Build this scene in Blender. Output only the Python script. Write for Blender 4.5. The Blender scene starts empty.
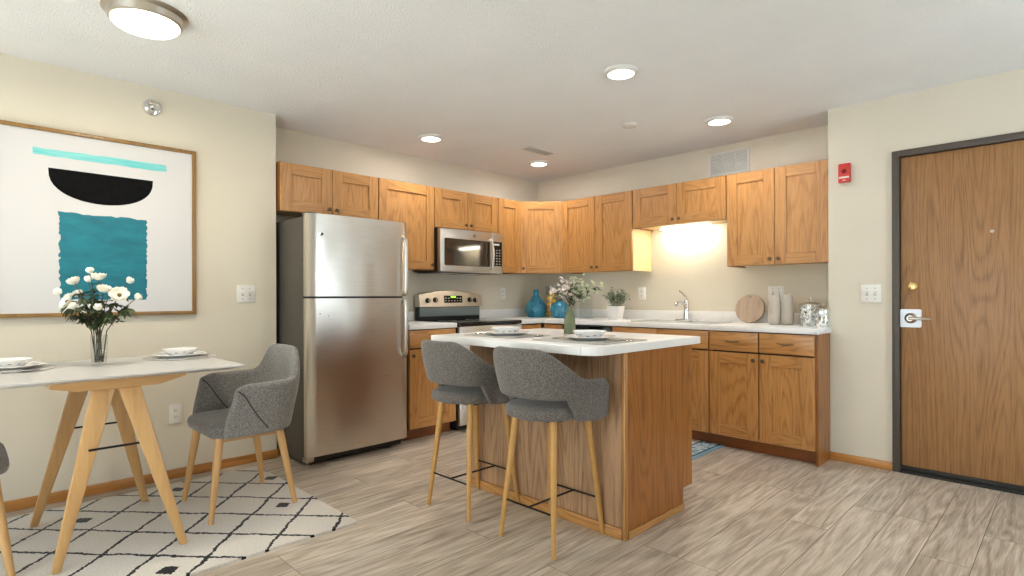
import bpy, bmesh, math, random
from mathutils import Vector, Matrix
R = math.radians
PI = math.pi
S = bpy.context.scene
COL = S.collection
random.seed(7)

# ------------------------------------------------------------------ camera
cam_d = bpy.data.cameras.new('camera')
cam = bpy.data.objects.new('camera', cam_d)
COL.objects.link(cam)
cam_d.sensor_width = 36.0
cam_d.lens = 559.6 / 1024 * 36
cam_d.shift_y = 8.55 / 1024
cam_d.clip_start = 0.05
CAM = Vector((4.2653, -4.6559, 1.1322))
cam.matrix_world = Matrix.Translation(CAM) @ Matrix.Rotation(0.789, 4, 'Z') @ Matrix.Rotation(PI / 2, 4, 'X') @ Matrix.Rotation(-0.0026, 4, 'Z')
S.camera = cam

# ------------------------------------------------------------------ world, daylight, exposure
w = bpy.data.worlds.new('world')
S.world = w
w.use_nodes = True
w.node_tree.nodes['Background'].inputs[0].default_value = (0.75, 0.87, 1.0, 1)
w.node_tree.nodes['Background'].inputs[1].default_value = 1.2
S.view_settings.view_transform = 'Standard'
S.view_settings.look = 'None'
S.view_settings.gamma = 1
S.view_settings.use_curve_mapping = False
S.view_settings.exposure = 0.30


def area(name, loc, rot, size, power, col, sy=None, shape='DISK', spread=PI):
    l = bpy.data.lights.new(name, 'AREA')
    l.shape = shape
    l.size = size
    if sy:
        l.size_y = sy
    l.energy = power
    l.color = col
    l.spread = spread
    o = bpy.data.objects.new(name, l)
    o.location = loc
    o.rotation_euler = rot
    COL.objects.link(o)
    return o


H = 2.42
area('daylight', (2.9, -7.75, 1.45), (PI / 2, 0, 0), 3.3, 70, (0.74, 0.90, 1.0), 1.9, 'RECTANGLE')
WARM = (1.0, 0.97, 0.93)
REC = [(2.436, -1.957), (0.607, -1.94), (2.434, -0.70), (0.633, -0.68)]
for i, (x, y) in enumerate(REC):
    area('downlight_lamp', (x, y, H - 0.030), (0, 0, 0), 0.15, 5.2, WARM)
area('flush_lamp', (1.300, -4.045, H - 0.088), (0, 0, 0), 0.24, 11, (1.0, 0.89, 0.70))
area('added_side_light', (6.12, -1.32, 1.25), (0, PI / 2, 0), 1.8, 40, (0.76, 0.91, 1.0), 0.55, 'RECTANGLE')  # added lamp outside the unseen side window, for side light and refrigerator streak
sun_d = bpy.data.lights.new('sun', 'SUN')
sun_d.energy = 40
sun_d.angle = R(1.5)
sun_d.color = (0.78, 0.92, 1.0)
sun = bpy.data.objects.new('sun', sun_d)
sun.rotation_euler = (R(48), 0, R(-6))
COL.objects.link(sun)


# ------------------------------------------------------------------ materials
def lin(r, g, b):
    f = lambda c: (c / 255 / 12.92) if c / 255 <= 0.04045 else ((c / 255 + 0.055) / 1.055) ** 2.4
    return (f(r), f(g), f(b), 1)


class NT:
    def __init__(s, name):
        s.m = bpy.data.materials.new(name)
        s.m.use_nodes = True
        s.t = s.m.node_tree
        s.b = s.t.nodes['Principled BSDF']

    def n(s, ty, **kw):
        nd = s.t.nodes.new(ty)
        for k, v in kw.items():
            setattr(nd, k, v)
        return nd

    def l(s, a, b):
        s.t.links.new(a, b)

    def math(s, op, a, b=None, c=None):
        nd = s.n('ShaderNodeMath', operation=op)
        for i, v in enumerate((a, b, c)):
            if v is None:
                continue
            if hasattr(v, 'is_output'):
                s.l(v, nd.inputs[i])
            else:
                nd.inputs[i].default_value = v
        return nd.outputs[0]

    def vmul(s, v, k):
        nd = s.n('ShaderNodeVectorMath', operation='MULTIPLY')
        s.l(v, nd.inputs[0])
        nd.inputs[1].default_value = k
        return nd.outputs[0]

    def vadd(s, a, b):
        nd = s.n('ShaderNodeVectorMath', operation='ADD')
        s.l(a, nd.inputs[0])
        if hasattr(b, 'is_output'):
            s.l(b, nd.inputs[1])
        else:
            nd.inputs[1].default_value = b
        return nd.outputs[0]

    def obj(s):
        return s.n('ShaderNodeTexCoord').outputs['Object']

    def noise(s, vec, scale, detail=2, rough=0.5):
        nd = s.n('ShaderNodeTexNoise')
        if vec is not None:
            s.l(vec, nd.inputs['Vector'])
        nd.inputs['Scale'].default_value = scale
        nd.inputs['Detail'].default_value = detail
        nd.inputs['Roughness'].default_value = rough
        return nd.outputs['Fac']

    def ramp(s, fac, stops):
        nd = s.n('ShaderNodeValToRGB')
        e = nd.color_ramp.elements
        while len(e) < len(stops):
            e.new(0.5)
        for i, (p, c) in enumerate(stops):
            e[i].position = p
            e[i].color = c
        s.l(fac, nd.inputs[0])
        return nd.outputs[0]

    def mix(s, fac, a, b, mode='MIX'):
        nd = s.n('ShaderNodeMix', data_type='RGBA', blend_type=mode)
        for i, v in ((0, fac), (6, a), (7, b)):
            if hasattr(v, 'is_output'):
                s.l(v, nd.inputs[i])
            else:
                nd.inputs[i].default_value = v
        return nd.outputs[2]

    def bump(s, h, strength, dist=0.002):
        nd = s.n('ShaderNodeBump')
        nd.inputs['Strength'].default_value = strength
        nd.inputs['Distance'].default_value = dist
        s.l(h, nd.inputs['Height'])
        s.l(nd.outputs[0], s.b.inputs['Normal'])

    def set(s, **kw):
        for k, v in kw.items():
            k = {'col': 'Base Color', 'rough': 'Roughness', 'metal': 'Metallic', 'spec': 'Specular IOR Level', 'trans': 'Transmission Weight',
                 'ior': 'IOR', 'coat': 'Coat Weight', 'sheen': 'Sheen Weight', 'emc': 'Emission Color', 'ems': 'Emission Strength', 'aniso': 'Anisotropic'}[k]
            if hasattr(v, 'is_output'):
                s.l(v, s.b.inputs[k])
            else:
                s.b.inputs[k].default_value = v
        return s


def plain(name, col, rough=0.5, metal=0.0, var=0.0, **kw):
    """a solid colour with a little procedural mottling"""
    t = NT(name)
    c = lin(*col)
    if var:
        f = t.noise(t.obj(), 30, 3)
        d = tuple(max(0, v * (1 - var)) for v in c[:3]) + (1,)
        u = tuple(min(1, v * (1 + var)) for v in c[:3]) + (1,)
        t.set(col=t.ramp(f, [(0.3, d), (0.7, u)]))
    else:
        t.set(col=c)
    t.set(rough=rough, metal=metal, **kw)
    return t.m


def wood(name, base, dark, along=2, cath=13.0, wide=9.0, lng=0.9, pore=0.55, rough=0.34, var=0.12, band=0.30, coat=0.2):
    """grained timber; 'along' is the axis the grain runs on, every board gets a different cut"""
    t = NT(name)
    geo = t.n('ShaderNodeNewGeometry')
    rnd = geo.outputs['Random Per Island']
    comb = t.n('ShaderNodeCombineXYZ')
    t.l(t.math('MULTIPLY', rnd, 37.0), comb.inputs[0])
    t.l(t.math('MULTIPLY', rnd, 91.0), comb.inputs[1])
    t.l(t.math('MULTIPLY', rnd, 53.0), comb.inputs[2])
    oi = t.n('ShaderNodeObjectInfo')
    P = t.vadd(t.obj(), comb.outputs[0])
    P = t.vadd(P, oi.outputs['Location'])
    k = [wide, wide, wide]
    k[along] = lng
    n1 = t.noise(t.vmul(P, k), 1.0, 1.0, 0.3)
    k4 = [45, 45, 45]
    k4[along] = 5
    n2 = t.noise(t.vmul(P, k4), 1.0, 2, 0.6)
    ph = t.math('MULTIPLY_ADD', n2, 2.2, t.math('MULTIPLY', n1, cath * 2 * PI))
    rings = t.math('MULTIPLY_ADD', t.math('SINE', ph), 0.5, 0.5)
    rings = t.math('POWER', rings, 2.6)
    k2 = [260, 260, 260]
    k2[along] = 9
    fine = t.noise(t.vmul(P, k2), 1.0, 2, 0.6)
    k3 = [60, 60, 60]
    k3[along] = 2.5
    mid = t.noise(t.vmul(P, k3), 1.0, 2, 0.5)
    f = t.math('MULTIPLY', rings, band)
    f = t.math('MULTIPLY_ADD', t.math('SUBTRACT', fine, 0.42), pore * 2, f)
    f = t.math('MULTIPLY_ADD', t.math('SUBTRACT', mid, 0.5), 0.7, f)
    c = t.ramp(f, [(0.0, lin(*base)), (0.85, lin(*dark))])
    v = t.math('MULTIPLY_ADD', rnd, var, 1 - var * 0.5)
    hs = t.n('ShaderNodeHueSaturation')
    t.l(v, hs.inputs['Value'])
    t.l(c, hs.inputs['Color'])
    t.set(col=hs.outputs[0], rough=rough, coat=coat)
    t.b.inputs['Coat Roughness'].default_value = 0.25
    t.bump(fine, 0.12, 0.001)
    return t.m


OAKA, OAKB = (194, 140, 80), (134, 83, 34)
M = {}
M['oak'] = wood('oak_upright', OAKA, OAKB, 2)
M['oak_h'] = wood('oak_level', OAKA, OAKB, 0)
M['oak_y'] = wood('oak_deep', OAKA, OAKB, 1)
M['oak_side'] = wood('oak_veneer', (160, 99, 38), (106, 61, 18), 2, cath=10, wide=7, band=0.36)
M['daylit_oak'] = wood('daylight_greyed_oak', (184, 146, 110), (124, 88, 58), 2, cath=14, wide=8, lng=0.7, pore=0.6, band=0.38, var=0.0, rough=0.42)  # greyer copy of the oak, cool daylight sheen put into its colour
M['door_wood'] = wood('door_veneer', (168, 122, 76), (112, 76, 44), 2, cath=17, wide=7, lng=0.6, var=0.0, band=0.30, pore=0.55, rough=0.45, coat=0.05)
M['base_oak_y'] = wood('baseboard_oak', (200, 138, 70), (150, 94, 44), 1, cath=4, band=0.3)
M['base_oak_x'] = wood('baseboard_oak_level', (200, 138, 70), (150, 94, 44), 0, cath=4, band=0.3)
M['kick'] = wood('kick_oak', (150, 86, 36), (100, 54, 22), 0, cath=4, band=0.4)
M['kick_y'] = wood('kick_oak_deep', (150, 86, 36), (100, 54, 22), 1, cath=4, band=0.4)
M['beech'] = wood('pale_oak_legs', (212, 168, 112), (184, 136, 82), 2, cath=2.5, wide=9, pore=0.25, band=0.3, var=0.06)
M['beech_y'] = wood('pale_oak_plate', (200, 156, 104), (172, 126, 76), 1, cath=2.5, wide=9, pore=0.25, band=0.3, var=0.06)
M['stool_leg'] = plain('golden_leg', (196, 148, 84), 0.4, var=0.06)
M['frame_wood'] = wood('picture_frame_wood', (150, 112, 56), (108, 76, 34), 2, cath=3)
M['board'] = wood('washed_wood', (196, 172, 150), (150, 124, 104), 2, cath=6, wide=14, lng=2.5, rough=0.6, var=0.0, coat=0)


def floor_mat():
    t = NT('vinyl_planks')
    o = t.obj()
    sp = t.n('ShaderNodeSeparateXYZ')
    t.l(o, sp.inputs[0])
    cb = t.n('ShaderNodeCombineXYZ')
    t.l(sp.outputs[1], cb.inputs[0])
    t.l(sp.outputs[0], cb.inputs[1])
    br = t.n('ShaderNodeTexBrick')
    br.offset = 0.37
    br.offset_frequency = 3
    t.l(cb.outputs[0], br.inputs['Vector'])
    for k, v in (('Scale', 1.0), ('Mortar Size', 0.0014), ('Mortar Smooth', 0.1), ('Brick Width', 1.22), ('Row Height', 0.18), ('Bias', 0.0)):
        br.inputs[k].default_value = v
    br.inputs['Color1'].default_value = (0, 0, 0, 1)
    br.inputs['Color2'].default_value = (1, 1, 1, 1)
    br.inputs['Mortar'].default_value = (0.5, 0.5, 0.5, 1)
    rnd = br.outputs['Color']
    off = t.vmul(rnd, (31.0, 17.0, 7.0))
    P = t.vadd(o, off)
    n1 = t.noise(t.vmul(P, (7, 0.7, 1)), 1.0, 2, 0.5)
    rings = t.math('MULTIPLY_ADD', t.math('SINE', t.math('MULTIPLY_ADD', t.noise(t.vmul(P, (40, 4, 1)), 1.0, 2, 0.6), 3.0, t.math('MULTIPLY', n1, 60))), 0.5, 0.5)
    fine = t.noise(t.vmul(P, (170, 7, 1)), 1.0, 3, 0.65)
    mid = t.noise(t.vmul(P, (28, 1.5, 1)), 1.0, 3, 0.55)
    f = t.math('MULTIPLY', rings, 0.15)
    f = t.math('MULTIPLY_ADD', fine, 0.52, f)
    f = t.math('MULTIPLY_ADD', mid, 0.36, f)
    c = t.ramp(f, [(0.28, lin(222, 211, 196)), (0.50, lin(194, 179, 162)), (0.76, lin(138, 122, 106))])
    sr = t.n('ShaderNodeSeparateColor')
    t.l(rnd, sr.inputs[0])
    hs = t.n('ShaderNodeHueSaturation')
    t.l(t.math('MULTIPLY_ADD', sr.outputs[0], 0.22, 0.84), hs.inputs['Value'])
    t.l(c, hs.inputs['Color'])
    c2 = t.mix(br.outputs['Fac'], hs.outputs[0], lin(92, 80, 70))
    t.set(col=c2, rough=t.math('MULTIPLY_ADD', fine, 0.2, 0.27), spec=0.5)
    t.bump(t.math('MULTIPLY_ADD', br.outputs['Fac'], -1.2, fine), 0.12, 0.001)
    return t.m


M['floor'] = floor_mat()


def paint(name, col, scale, strength, dist=0.003):
    t = NT(name)
    o = t.obj()
    f = t.noise(o, 3, 2)
    c = lin(*col)
    d = tuple(v * 0.97 for v in c[:3]) + (1,)
    t.set(col=t.ramp(f, [(0.3, d), (0.7, c)]), rough=0.75, spec=0.25)
    t.bump(t.noise(o, scale, 3, 0.6), strength, dist)
    return t.m


M['wall'] = paint('cream_wall_paint', (223, 214, 196), 130, 0.15, 0.002)
M['ceiling'] = paint('textured_ceiling', (247, 248, 248), 115, 1.0, 0.006)


def steel(name, col=(186, 182, 176), rough=0.24, brushed=(2, 220, 220), wob=0.0):
    t = NT(name)
    o = t.obj()
    f = t.noise(t.vmul(o, brushed), 1.0, 2, 0.6)
    c = lin(*col)
    d = tuple(v * 0.9 for v in c[:3]) + (1,)
    t.set(col=t.ramp(f, [(0.3, d), (0.7, c)]), metal=1.0, rough=t.math('MULTIPLY_ADD', f, 0.10, rough - 0.05))
    if wob:
        g = t.noise(t.vmul(o, (1, 3.2, 1.6)), 1.0, 1, 0.4)
        t.bump(t.math('MULTIPLY_ADD', f, 0.0004, g), wob, 0.05)
    return t.m


M['fridge_steel'] = steel('brushed_fridge_steel', (206, 200, 192), 0.30, (240, 3, 240), 0.30)
M['steel'] = steel('brushed_steel', (208, 205, 199), 0.34, (240, 3, 240))
M['steel_x'] = plain('sink_steel', (226, 226, 224), 0.38, 0.55, var=0.03)
M['chrome'] = plain('chrome', (225, 226, 228), 0.08, 1.0)
M['nickel'] = plain('brushed_nickel', (198, 190, 178), 0.28, 1.0)
M['brass'] = plain('polished_brass', (236, 208, 146), 0.24, 1.0)
M['bronze'] = plain('dark_bronze', (112, 92, 74), 0.34, 0.85)
M['fridge_side'] = plain('grey_cabinet_enamel', (88, 82, 74), 0.45, 0.25, var=0.04)
M['trim_light'] = plain('champagne_trim', (205, 196, 178), 0.35, 0.7)
M['black'] = plain('black_plastic', (22, 21, 21), 0.4)
M['blackglass'] = plain('black_glass', (14, 15, 15), 0.06, spec=0.6)
M['mwglass'] = plain('microwave_glass', (46, 42, 38), 0.07, spec=0.9)
M['greyglass'] = plain('grey_gloss_enamel', (128, 140, 140), 0.12)
M['ivory'] = plain('white_plastic', (236, 232, 224), 0.35)
M['slot'] = plain('slot_dark', (96, 90, 84), 0.6)
M['white_lam'] = plain('white_laminate', (240, 238, 236), 0.3, var=0.02)
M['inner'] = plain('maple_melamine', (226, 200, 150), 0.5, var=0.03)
M['gap'] = plain('cabinet_shadow_gap', (62, 34, 18), 0.7)
M['dframe'] = plain('bronze_door_paint', (80, 71, 63), 0.5, var=0.03)
M['dark'] = plain('dark_rubber', (40, 36, 32), 0.6)
M['red'] = plain('alarm_red', (206, 52, 44), 0.4)
M['darkred'] = plain('alarm_lens', (120, 22, 20), 0.15)
M['rod'] = plain('black_rod', (18, 17, 17), 0.45, 0.3)
M['piping'] = plain('dark_piping', (52, 49, 47), 0.8)
M['table_top'] = plain('white_table_lacquer', (200, 197, 195), 0.28, var=0.02)
M['china'] = plain('white_china', (238, 236, 234), 0.18)
M['china_ink'] = plain('grey_leaf_print', (80, 80, 86), 0.3)
M['mat_grey'] = plain('grey_woven_mat', (182, 178, 171), 0.85, var=0.12)
M['cutlery'] = plain('polished_cutlery', (205, 203, 200), 0.15, 1.0)
M['clay'] = plain('taupe_stoneware', (188, 178, 164), 0.6, var=0.05)
M['blue'] = plain('teal_blue_glaze', (38, 122, 152), 0.16, var=0.12, coat=0.5)
M['olive'] = plain('olive_ceramic', (112, 118, 86), 0.6, var=0.06)
M['lemon'] = plain('lemon_yellow', (248, 190, 32), 0.45, var=0.08)
M['petal'] = plain('cream_petal', (250, 246, 232), 0.6, var=0.03)
M['petal_pink'] = plain('blush_petal', (232, 214, 204), 0.6, var=0.06)
M['petal_green'] = plain('pale_green_blossom', (202, 202, 168), 0.6, var=0.08)
M['pollen'] = plain('pollen_brown', (120, 92, 40), 0.8)
M['leaf'] = plain('dark_leaf', (64, 78, 44), 0.55, var=0.2)
M['leaf2'] = plain('sage_leaf', (146, 156, 130), 0.55, var=0.2)
M['stem'] = plain('brown_stem', (70, 62, 40), 0.7, var=0.1)
M['soil'] = plain('potting_soil', (60, 48, 38), 0.9, var=0.2)
M['pot'] = plain('matt_white_pot', (226, 224, 222), 0.5, var=0.02)
M['grille'] = plain('white_enamel', (226, 224, 218), 0.45)
M['grille_dark'] = plain('grille_shade', (190, 188, 182), 0.7)
M['canvas'] = plain('art_paper', (214, 212, 212), 0.7)
M['paint_black'] = plain('black_paint', (9, 9, 10), 0.7, var=0.5, spec=0.1)


def brush(name, c0, c1, k):
    t = NT(name)
    f = t.noise(t.vmul(t.obj(), k), 1.0, 4, 0.6)
    t.set(col=t.ramp(f, [(0.35, lin(*c0)), (0.7, lin(*c1))]), rough=0.55)
    return t.m


M['paint_teal'] = brush('teal_paint', (7, 104, 122), (18, 130, 146), (1, 5, 12))
M['paint_aqua'] = brush('aqua_paint', (92, 194, 196), (142, 216, 214), (1, 4, 90))


def fabric(name, c0, c1, scale=430):
    t = NT(name)
    o = t.obj()
    f = t.noise(o, scale, 2, 0.7)
    g = t.noise(o, scale * 0.35, 2, 0.6)
    f2 = t.math('MULTIPLY_ADD', g, 0.4, t.math('MULTIPLY', f, 0.6))
    t.set(col=t.ramp(f2, [(0.38, lin(*c0)), (0.62, lin(*c1))]), rough=0.9, sheen=0.25, spec=0.2)
    t.bump(f, 0.35, 0.002)
    return t.m


M['fabric'] = fabric('charcoal_tweed', (62, 58, 55), (132, 125, 119))
M['fabric2'] = fabric('grey_tweed', (74, 71, 69), (162, 157, 152))


def glow(name, col, s):
    t = NT(name)
    t.set(col=lin(*col), emc=lin(*col), ems=s, rough=0.4)
    return t.m


M['lens'] = glow('lit_lens', (255, 246, 228), 6.0)
M['lens2'] = glow('lit_tube', (255, 246, 222), 38.0)
M['digits'] = glow('green_digits', (150, 220, 70), 1.5)


def glassm(name, tint=(1, 1, 1), amt=0.86):
    t = NT(name)
    out = t.t.nodes['Material Output']
    tr = t.n('ShaderNodeBsdfTransparent')
    tr.inputs[0].default_value = tint + (1,)
    gl = t.n('ShaderNodeBsdfGlossy')
    gl.inputs['Roughness'].default_value = 0.03
    fr = t.n('ShaderNodeLayerWeight')
    f = t.math('MULTIPLY_ADD', t.math('POWER', fr.outputs['Facing'], 4.0), 0.55, 1 - amt)
    mx = t.n('ShaderNodeMixShader')
    t.l(f, mx.inputs[0])
    t.l(tr.outputs[0], mx.inputs[1])
    t.l(gl.outputs[0], mx.inputs[2])
    t.l(mx.outputs[0], out.inputs['Surface'])
    return t.m


M['glass'] = glassm('clear_glass', (0.97, 0.98, 0.975), 0.95)
M['glass2'] = glassm('thick_glass', (0.93, 0.95, 0.95), 0.86)
M['pane'] = glassm('window_glass', (1, 1, 1), 0.96)


def mosaic():
    t = NT('mirror_mosaic')
    v = t.n('ShaderNodeTexVoronoi')
    v.inputs['Scale'].default_value = 75
    t.l(t.obj(), v.inputs['Vector'])
    sc = t.n('ShaderNodeSeparateColor')
    t.l(v.outputs['Color'], sc.inputs[0])
    c = t.ramp(sc.outputs[0], [(0.0, lin(160, 166, 166)), (0.4, lin(214, 218, 214)), (0.8, lin(248, 248, 244))])
    t.set(col=c, rough=0.15, metal=t.math('GREATER_THAN', sc.outputs[1], 0.55))
    t.bump(sc.outputs[2], 0.6, 0.004)
    return t.m


M['mosaic'] = mosaic()


def dimple():
    t = NT('teal_dimpled_glaze')
    v = t.n('ShaderNodeTexVoronoi')
    v.inputs['Scale'].default_value = 42
    t.l(t.obj(), v.inputs['Vector'])
    f = t.noise(t.obj(), 14, 3)
    t.set(col=t.ramp(f, [(0.3, lin(30, 108, 138)), (0.7, lin(52, 146, 174))]), rough=0.14, coat=0.5)
    t.bump(v.outputs['Distance'], 0.7, 0.006)
    return t.m


M['blue_dimple'] = dimple()


def rug_mat():
    t = NT('cream_lattice_pile')
    o = t.obj()
    wob = t.n('ShaderNodeTexNoise')
    wob.inputs['Scale'].default_value = 7
    t.l(o, wob.inputs['Vector'])
    wv = t.vadd(t.vmul(wob.outputs['Color'], (0.035, 0.035, 0)), (-0.0175, -0.0175, 0))
    w2 = t.n('ShaderNodeTexNoise')
    w2.inputs['Scale'].default_value = 60
    t.l(o, w2.inputs['Vector'])
    wv2 = t.vadd(t.vmul(w2.outputs['Color'], (0.022, 0.022, 0)), (-0.011, -0.011, 0))
    P = t.vadd(t.vadd(o, wv), wv2)
    sp = t.n('ShaderNodeSeparateXYZ')
    t.l(P, sp.inputs[0])
    a = t.math('MULTIPLY_ADD', sp.outputs[0], 1 / 0.35, -0.92 / 0.35)
    b = t.math('MULTIPLY_ADD', sp.outputs[1], 1 / 0.315, 3.26 / 0.315)

    def near_int(v):
        return t.math('PINGPONG', v, 0.5)
    l1 = near_int(t.math('ADD', a, b))
    l2 = near_int(t.math('SUBTRACT', a, b))
    m = t.math('MINIMUM', l1, l2)
    line = t.math('LESS_THAN', m, 0.033)
    k = line
    # a few small black lozenges woven into the cells
    for lx, ly in ((0.573, -3.743), (0.751, -3.275), (1.252, -3.411), (1.635, -4.041), (0.745, -4.205), (1.27, -4.52), (0.58, -4.68), (1.62, -4.84)):
        d = t.math('ADD', t.math('ABSOLUTE', t.math('SUBTRACT', sp.outputs[0], lx)), t.math('ABSOLUTE', t.math('SUBTRACT', sp.outputs[1], ly)))
        k = t.math('MAXIMUM', k, t.math('LESS_THAN', d, 0.046))
    f = t.noise(o, 160, 3, 0.6)
    base = t.ramp(f, [(0.3, lin(198, 191, 182)), (0.7, lin(228, 221, 212))])
    t.set(col=t.mix(k, base, lin(26, 25, 26)), rough=0.95, spec=0.1, sheen=0.2)
    t.bump(f, 0.5, 0.004)
    return t.m


M['rug'] = rug_mat()


def rug2_mat():
    t = NT('blue_border_weave')
    o = t.obj()
    sp = t.n('ShaderNodeSeparateXYZ')
    t.l(o, sp.inputs[0])
    d = t.math('SUBTRACT', 2.40, sp.outputs[0])
    f = t.noise(o, 55, 4, 0.7)
    v = t.n('ShaderNodeTexVoronoi')
    v.inputs['Scale'].default_value = 24
    t.l(o, v.inputs['Vector'])
    blue = t.ramp(t.math('ADD', f, t.math('MULTIPLY', v.outputs['Distance'], 0.5)), [(0.45, lin(36, 56, 76)), (0.62, lin(96, 132, 152)), (0.8, lin(180, 190, 190))])
    pale = t.ramp(f, [(0.35, lin(188, 170, 160)), (0.65, lin(226, 216, 206))])
    c = t.mix(t.math('GREATER_THAN', d, 0.030), lin(124, 154, 170), blue)
    c = t.mix(t.math('LESS_THAN', t.math('ABSOLUTE', t.math('SUBTRACT', d, 0.035)), 0.006), c, lin(28, 44, 62))
    c = t.mix(t.math('GREATER_THAN', d, 0.17), c, lin(60, 70, 84))
    c = t.mix(t.math('GREATER_THAN', d, 0.185), c, pale)
    t.set(col=c, rough=0.95, spec=0.1)
    t.bump(f, 0.4, 0.003)
    return t.m


M['rug2'] = rug2_mat()
# ------------------------------------------------------------------ mesh helpers


class MB:
    def __init__(s):
        s.bm = bmesh.new()

    def _mi(s, fs, m):
        for f in fs:
            f.material_index = m

    def hexa(s, c, m=0, bev=0.0, seg=2):
        """8 corners: bottom 4 (ccw) then top 4 (ccw)"""
        v = [s.bm.verts.new(p) for p in c]
        fs = [s.bm.faces.new([v[i] for i in q]) for q in ((3, 2, 1, 0), (4, 5, 6, 7), (0, 1, 5, 4), (1, 2, 6, 5), (2, 3, 7, 6), (3, 0, 4, 7))]
        s._mi(fs, m)
        if bev > 0:
            es = list({e for f in fs for e in f.edges})
            r = bmesh.ops.bevel(s.bm, geom=es, offset=bev, segments=seg, affect='EDGES', profile=0.5)
            s._mi(r['faces'], m)
        return s

    def box(s, a, b, m=0, bev=0.0, seg=2):
        x0, x1 = sorted((a[0], b[0]))
        y0, y1 = sorted((a[1], b[1]))
        z0, z1 = sorted((a[2], b[2]))
        return s.hexa([(x0, y0, z0), (x1, y0, z0), (x1, y1, z0), (x0, y1, z0), (x0, y0, z1), (x1, y0, z1), (x1, y1, z1), (x0, y1, z1)], m, bev, seg)

    def tube(s, pts, r, n=10, m=0, cap=True):
        pts = [Vector(p) for p in pts]
        rs = r if isinstance(r, (list, tuple)) else [r] * len(pts)
        rings = []
        up = None
        for i, p in enumerate(pts):
            d = (pts[min(i + 1, len(pts) - 1)] - pts[max(i - 1, 0)]).normalized()
            if up is None:
                up = Vector((0, 0, 1)) if abs(d.z) < 0.9 else Vector((1, 0, 0))
            a = d.cross(up)
            if a.length < 1e-6:
                a = d.cross(Vector((0, 1, 0)))
            a.normalize()
            up = a.cross(d).normalized()
            rings.append([s.bm.verts.new(p + (a * math.cos(t) + up * math.sin(t)) * rs[i]) for t in (2 * PI * k / n for k in range(n))])
        fs = []
        for A, B in zip(rings, rings[1:]):
            for k in range(n):
                fs.append(s.bm.faces.new((A[k], A[(k + 1) % n], B[(k + 1) % n], B[k])))
        if cap:
            fs.append(s.bm.faces.new(rings[0][::-1]))
            fs.append(s.bm.faces.new(rings[-1]))
        s._mi(fs, m)
        return s

    def cyl(s, p0, p1, r0, r1=None, n=20, m=0):
        return s.tube([p0, p1], [r0, r0 if r1 is None else r1], n, m)

    def lathe(s, prof, c=(0, 0, 0), n=32, m=0, axis='z', rip=None):
        """prof: (radius, height) list; closes on the axis where radius is 0"""
        rings = []

        def P(r, h, t):
            if rip:
                r = r * (1 + rip[1] * math.cos(rip[0] * t))
            x, y = r * math.cos(t), r * math.sin(t)
            q = {'z': (x, y, h), 'x': (h, x, y), 'y': (y, h, x), '-y': (x, -h, y)}[axis]
            return (c[0] + q[0], c[1] + q[1], c[2] + q[2])
        for r, h in prof:
            if r < 1e-7:
                rings.append([s.bm.verts.new(P(0, h, 0))])
            else:
                rings.append([s.bm.verts.new(P(r, h, 2 * PI * k / n)) for k in range(n)])
        fs = []
        for A, B in zip(rings, rings[1:]):
            for k in range(n):
                k2 = (k + 1) % n
                if len(A) == 1 and len(B) == 1:
                    continue
                if len(A) == 1:
                    q = (A[0], B[k2], B[k])
                elif len(B) == 1:
                    q = (A[k], A[k2], B[0])
                else:
                    q = (A[k], A[k2], B[k2], B[k])
                fs.append(s.bm.faces.new(q))
        s._mi(fs, m)
        return s

    def prism(s, pts, lo, hi, axis='z', m=0, bev=0.0):
        """polygon in the plane across 'axis', from lo to hi on it"""
        def P(p, h):
            return {'z': (p[0], p[1], h), 'x': (h, p[0], p[1]), 'y': (p[0], h, p[1])}[axis]
        A = [s.bm.verts.new(P(p, lo)) for p in pts]
        B = [s.bm.verts.new(P(p, hi)) for p in pts]
        n = len(pts)
        fs = [s.bm.faces.new(A[::-1]), s.bm.faces.new(B)]
        fs += [s.bm.faces.new((A[k], A[(k + 1) % n], B[(k + 1) % n], B[k])) for k in range(n)]
        s._mi(fs, m)
        if bev > 0:
            es = list(fs[0].edges) + list(fs[1].edges)
            r = bmesh.ops.bevel(s.bm, geom=es, offset=bev, segments=2, affect='EDGES', profile=0.5)
            s._mi(r['faces'], m)
        return s

    def grid(s, rows, m=0):
        V = [[s.bm.verts.new(p) for p in r] for r in rows]
        fs = []
        for A, B in zip(V, V[1:]):
            for k in range(len(A) - 1):
                fs.append(s.bm.faces.new((A[k], A[k + 1], B[k + 1], B[k])))
        s._mi(fs, m)
        return s

    def sphere(s, c, r, m=0, u=16, v=10, sc=(1, 1, 1)):
        r_ = bmesh.ops.create_uvsphere(s.bm, u_segments=u, v_segments=v, radius=r, matrix=Matrix.Translation(c) @ Matrix.Diagonal((sc[0], sc[1], sc[2], 1)))
        s._mi({f for vv in r_['verts'] for f in vv.link_faces}, m)
        return s

    def build(s, name, mats, parent=None, smooth=30, sub=0, loc=(0, 0, 0), recalc=True):
        if recalc:
            bmesh.ops.recalc_face_normals(s.bm, faces=s.bm.faces[:])
        me = bpy.data.meshes.new(name)
        for f in s.bm.faces:
            f.smooth = smooth > 0
        s.bm.to_mesh(me)
        s.bm.free()
        if smooth and smooth < 170:
            me.set_sharp_from_angle(angle=R(smooth))
        for mm in (mats if isinstance(mats, (list, tuple)) else [mats]):
            me.materials.append(M[mm] if isinstance(mm, str) else mm)
        o = bpy.data.objects.new(name, me)
        o.location = loc
        COL.objects.link(o)
        if parent:
            o.parent = parent
        if sub:
            md = o.modifiers.new('sub', 'SUBSURF')
            md.levels = sub
            md.render_levels = sub
        return o


def tag(o, label, cat, group=None, kind=None):
    o['label'] = label
    o['category'] = cat
    if group:
        o['group'] = group
    if kind:
        o['kind'] = kind
    return o


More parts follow.
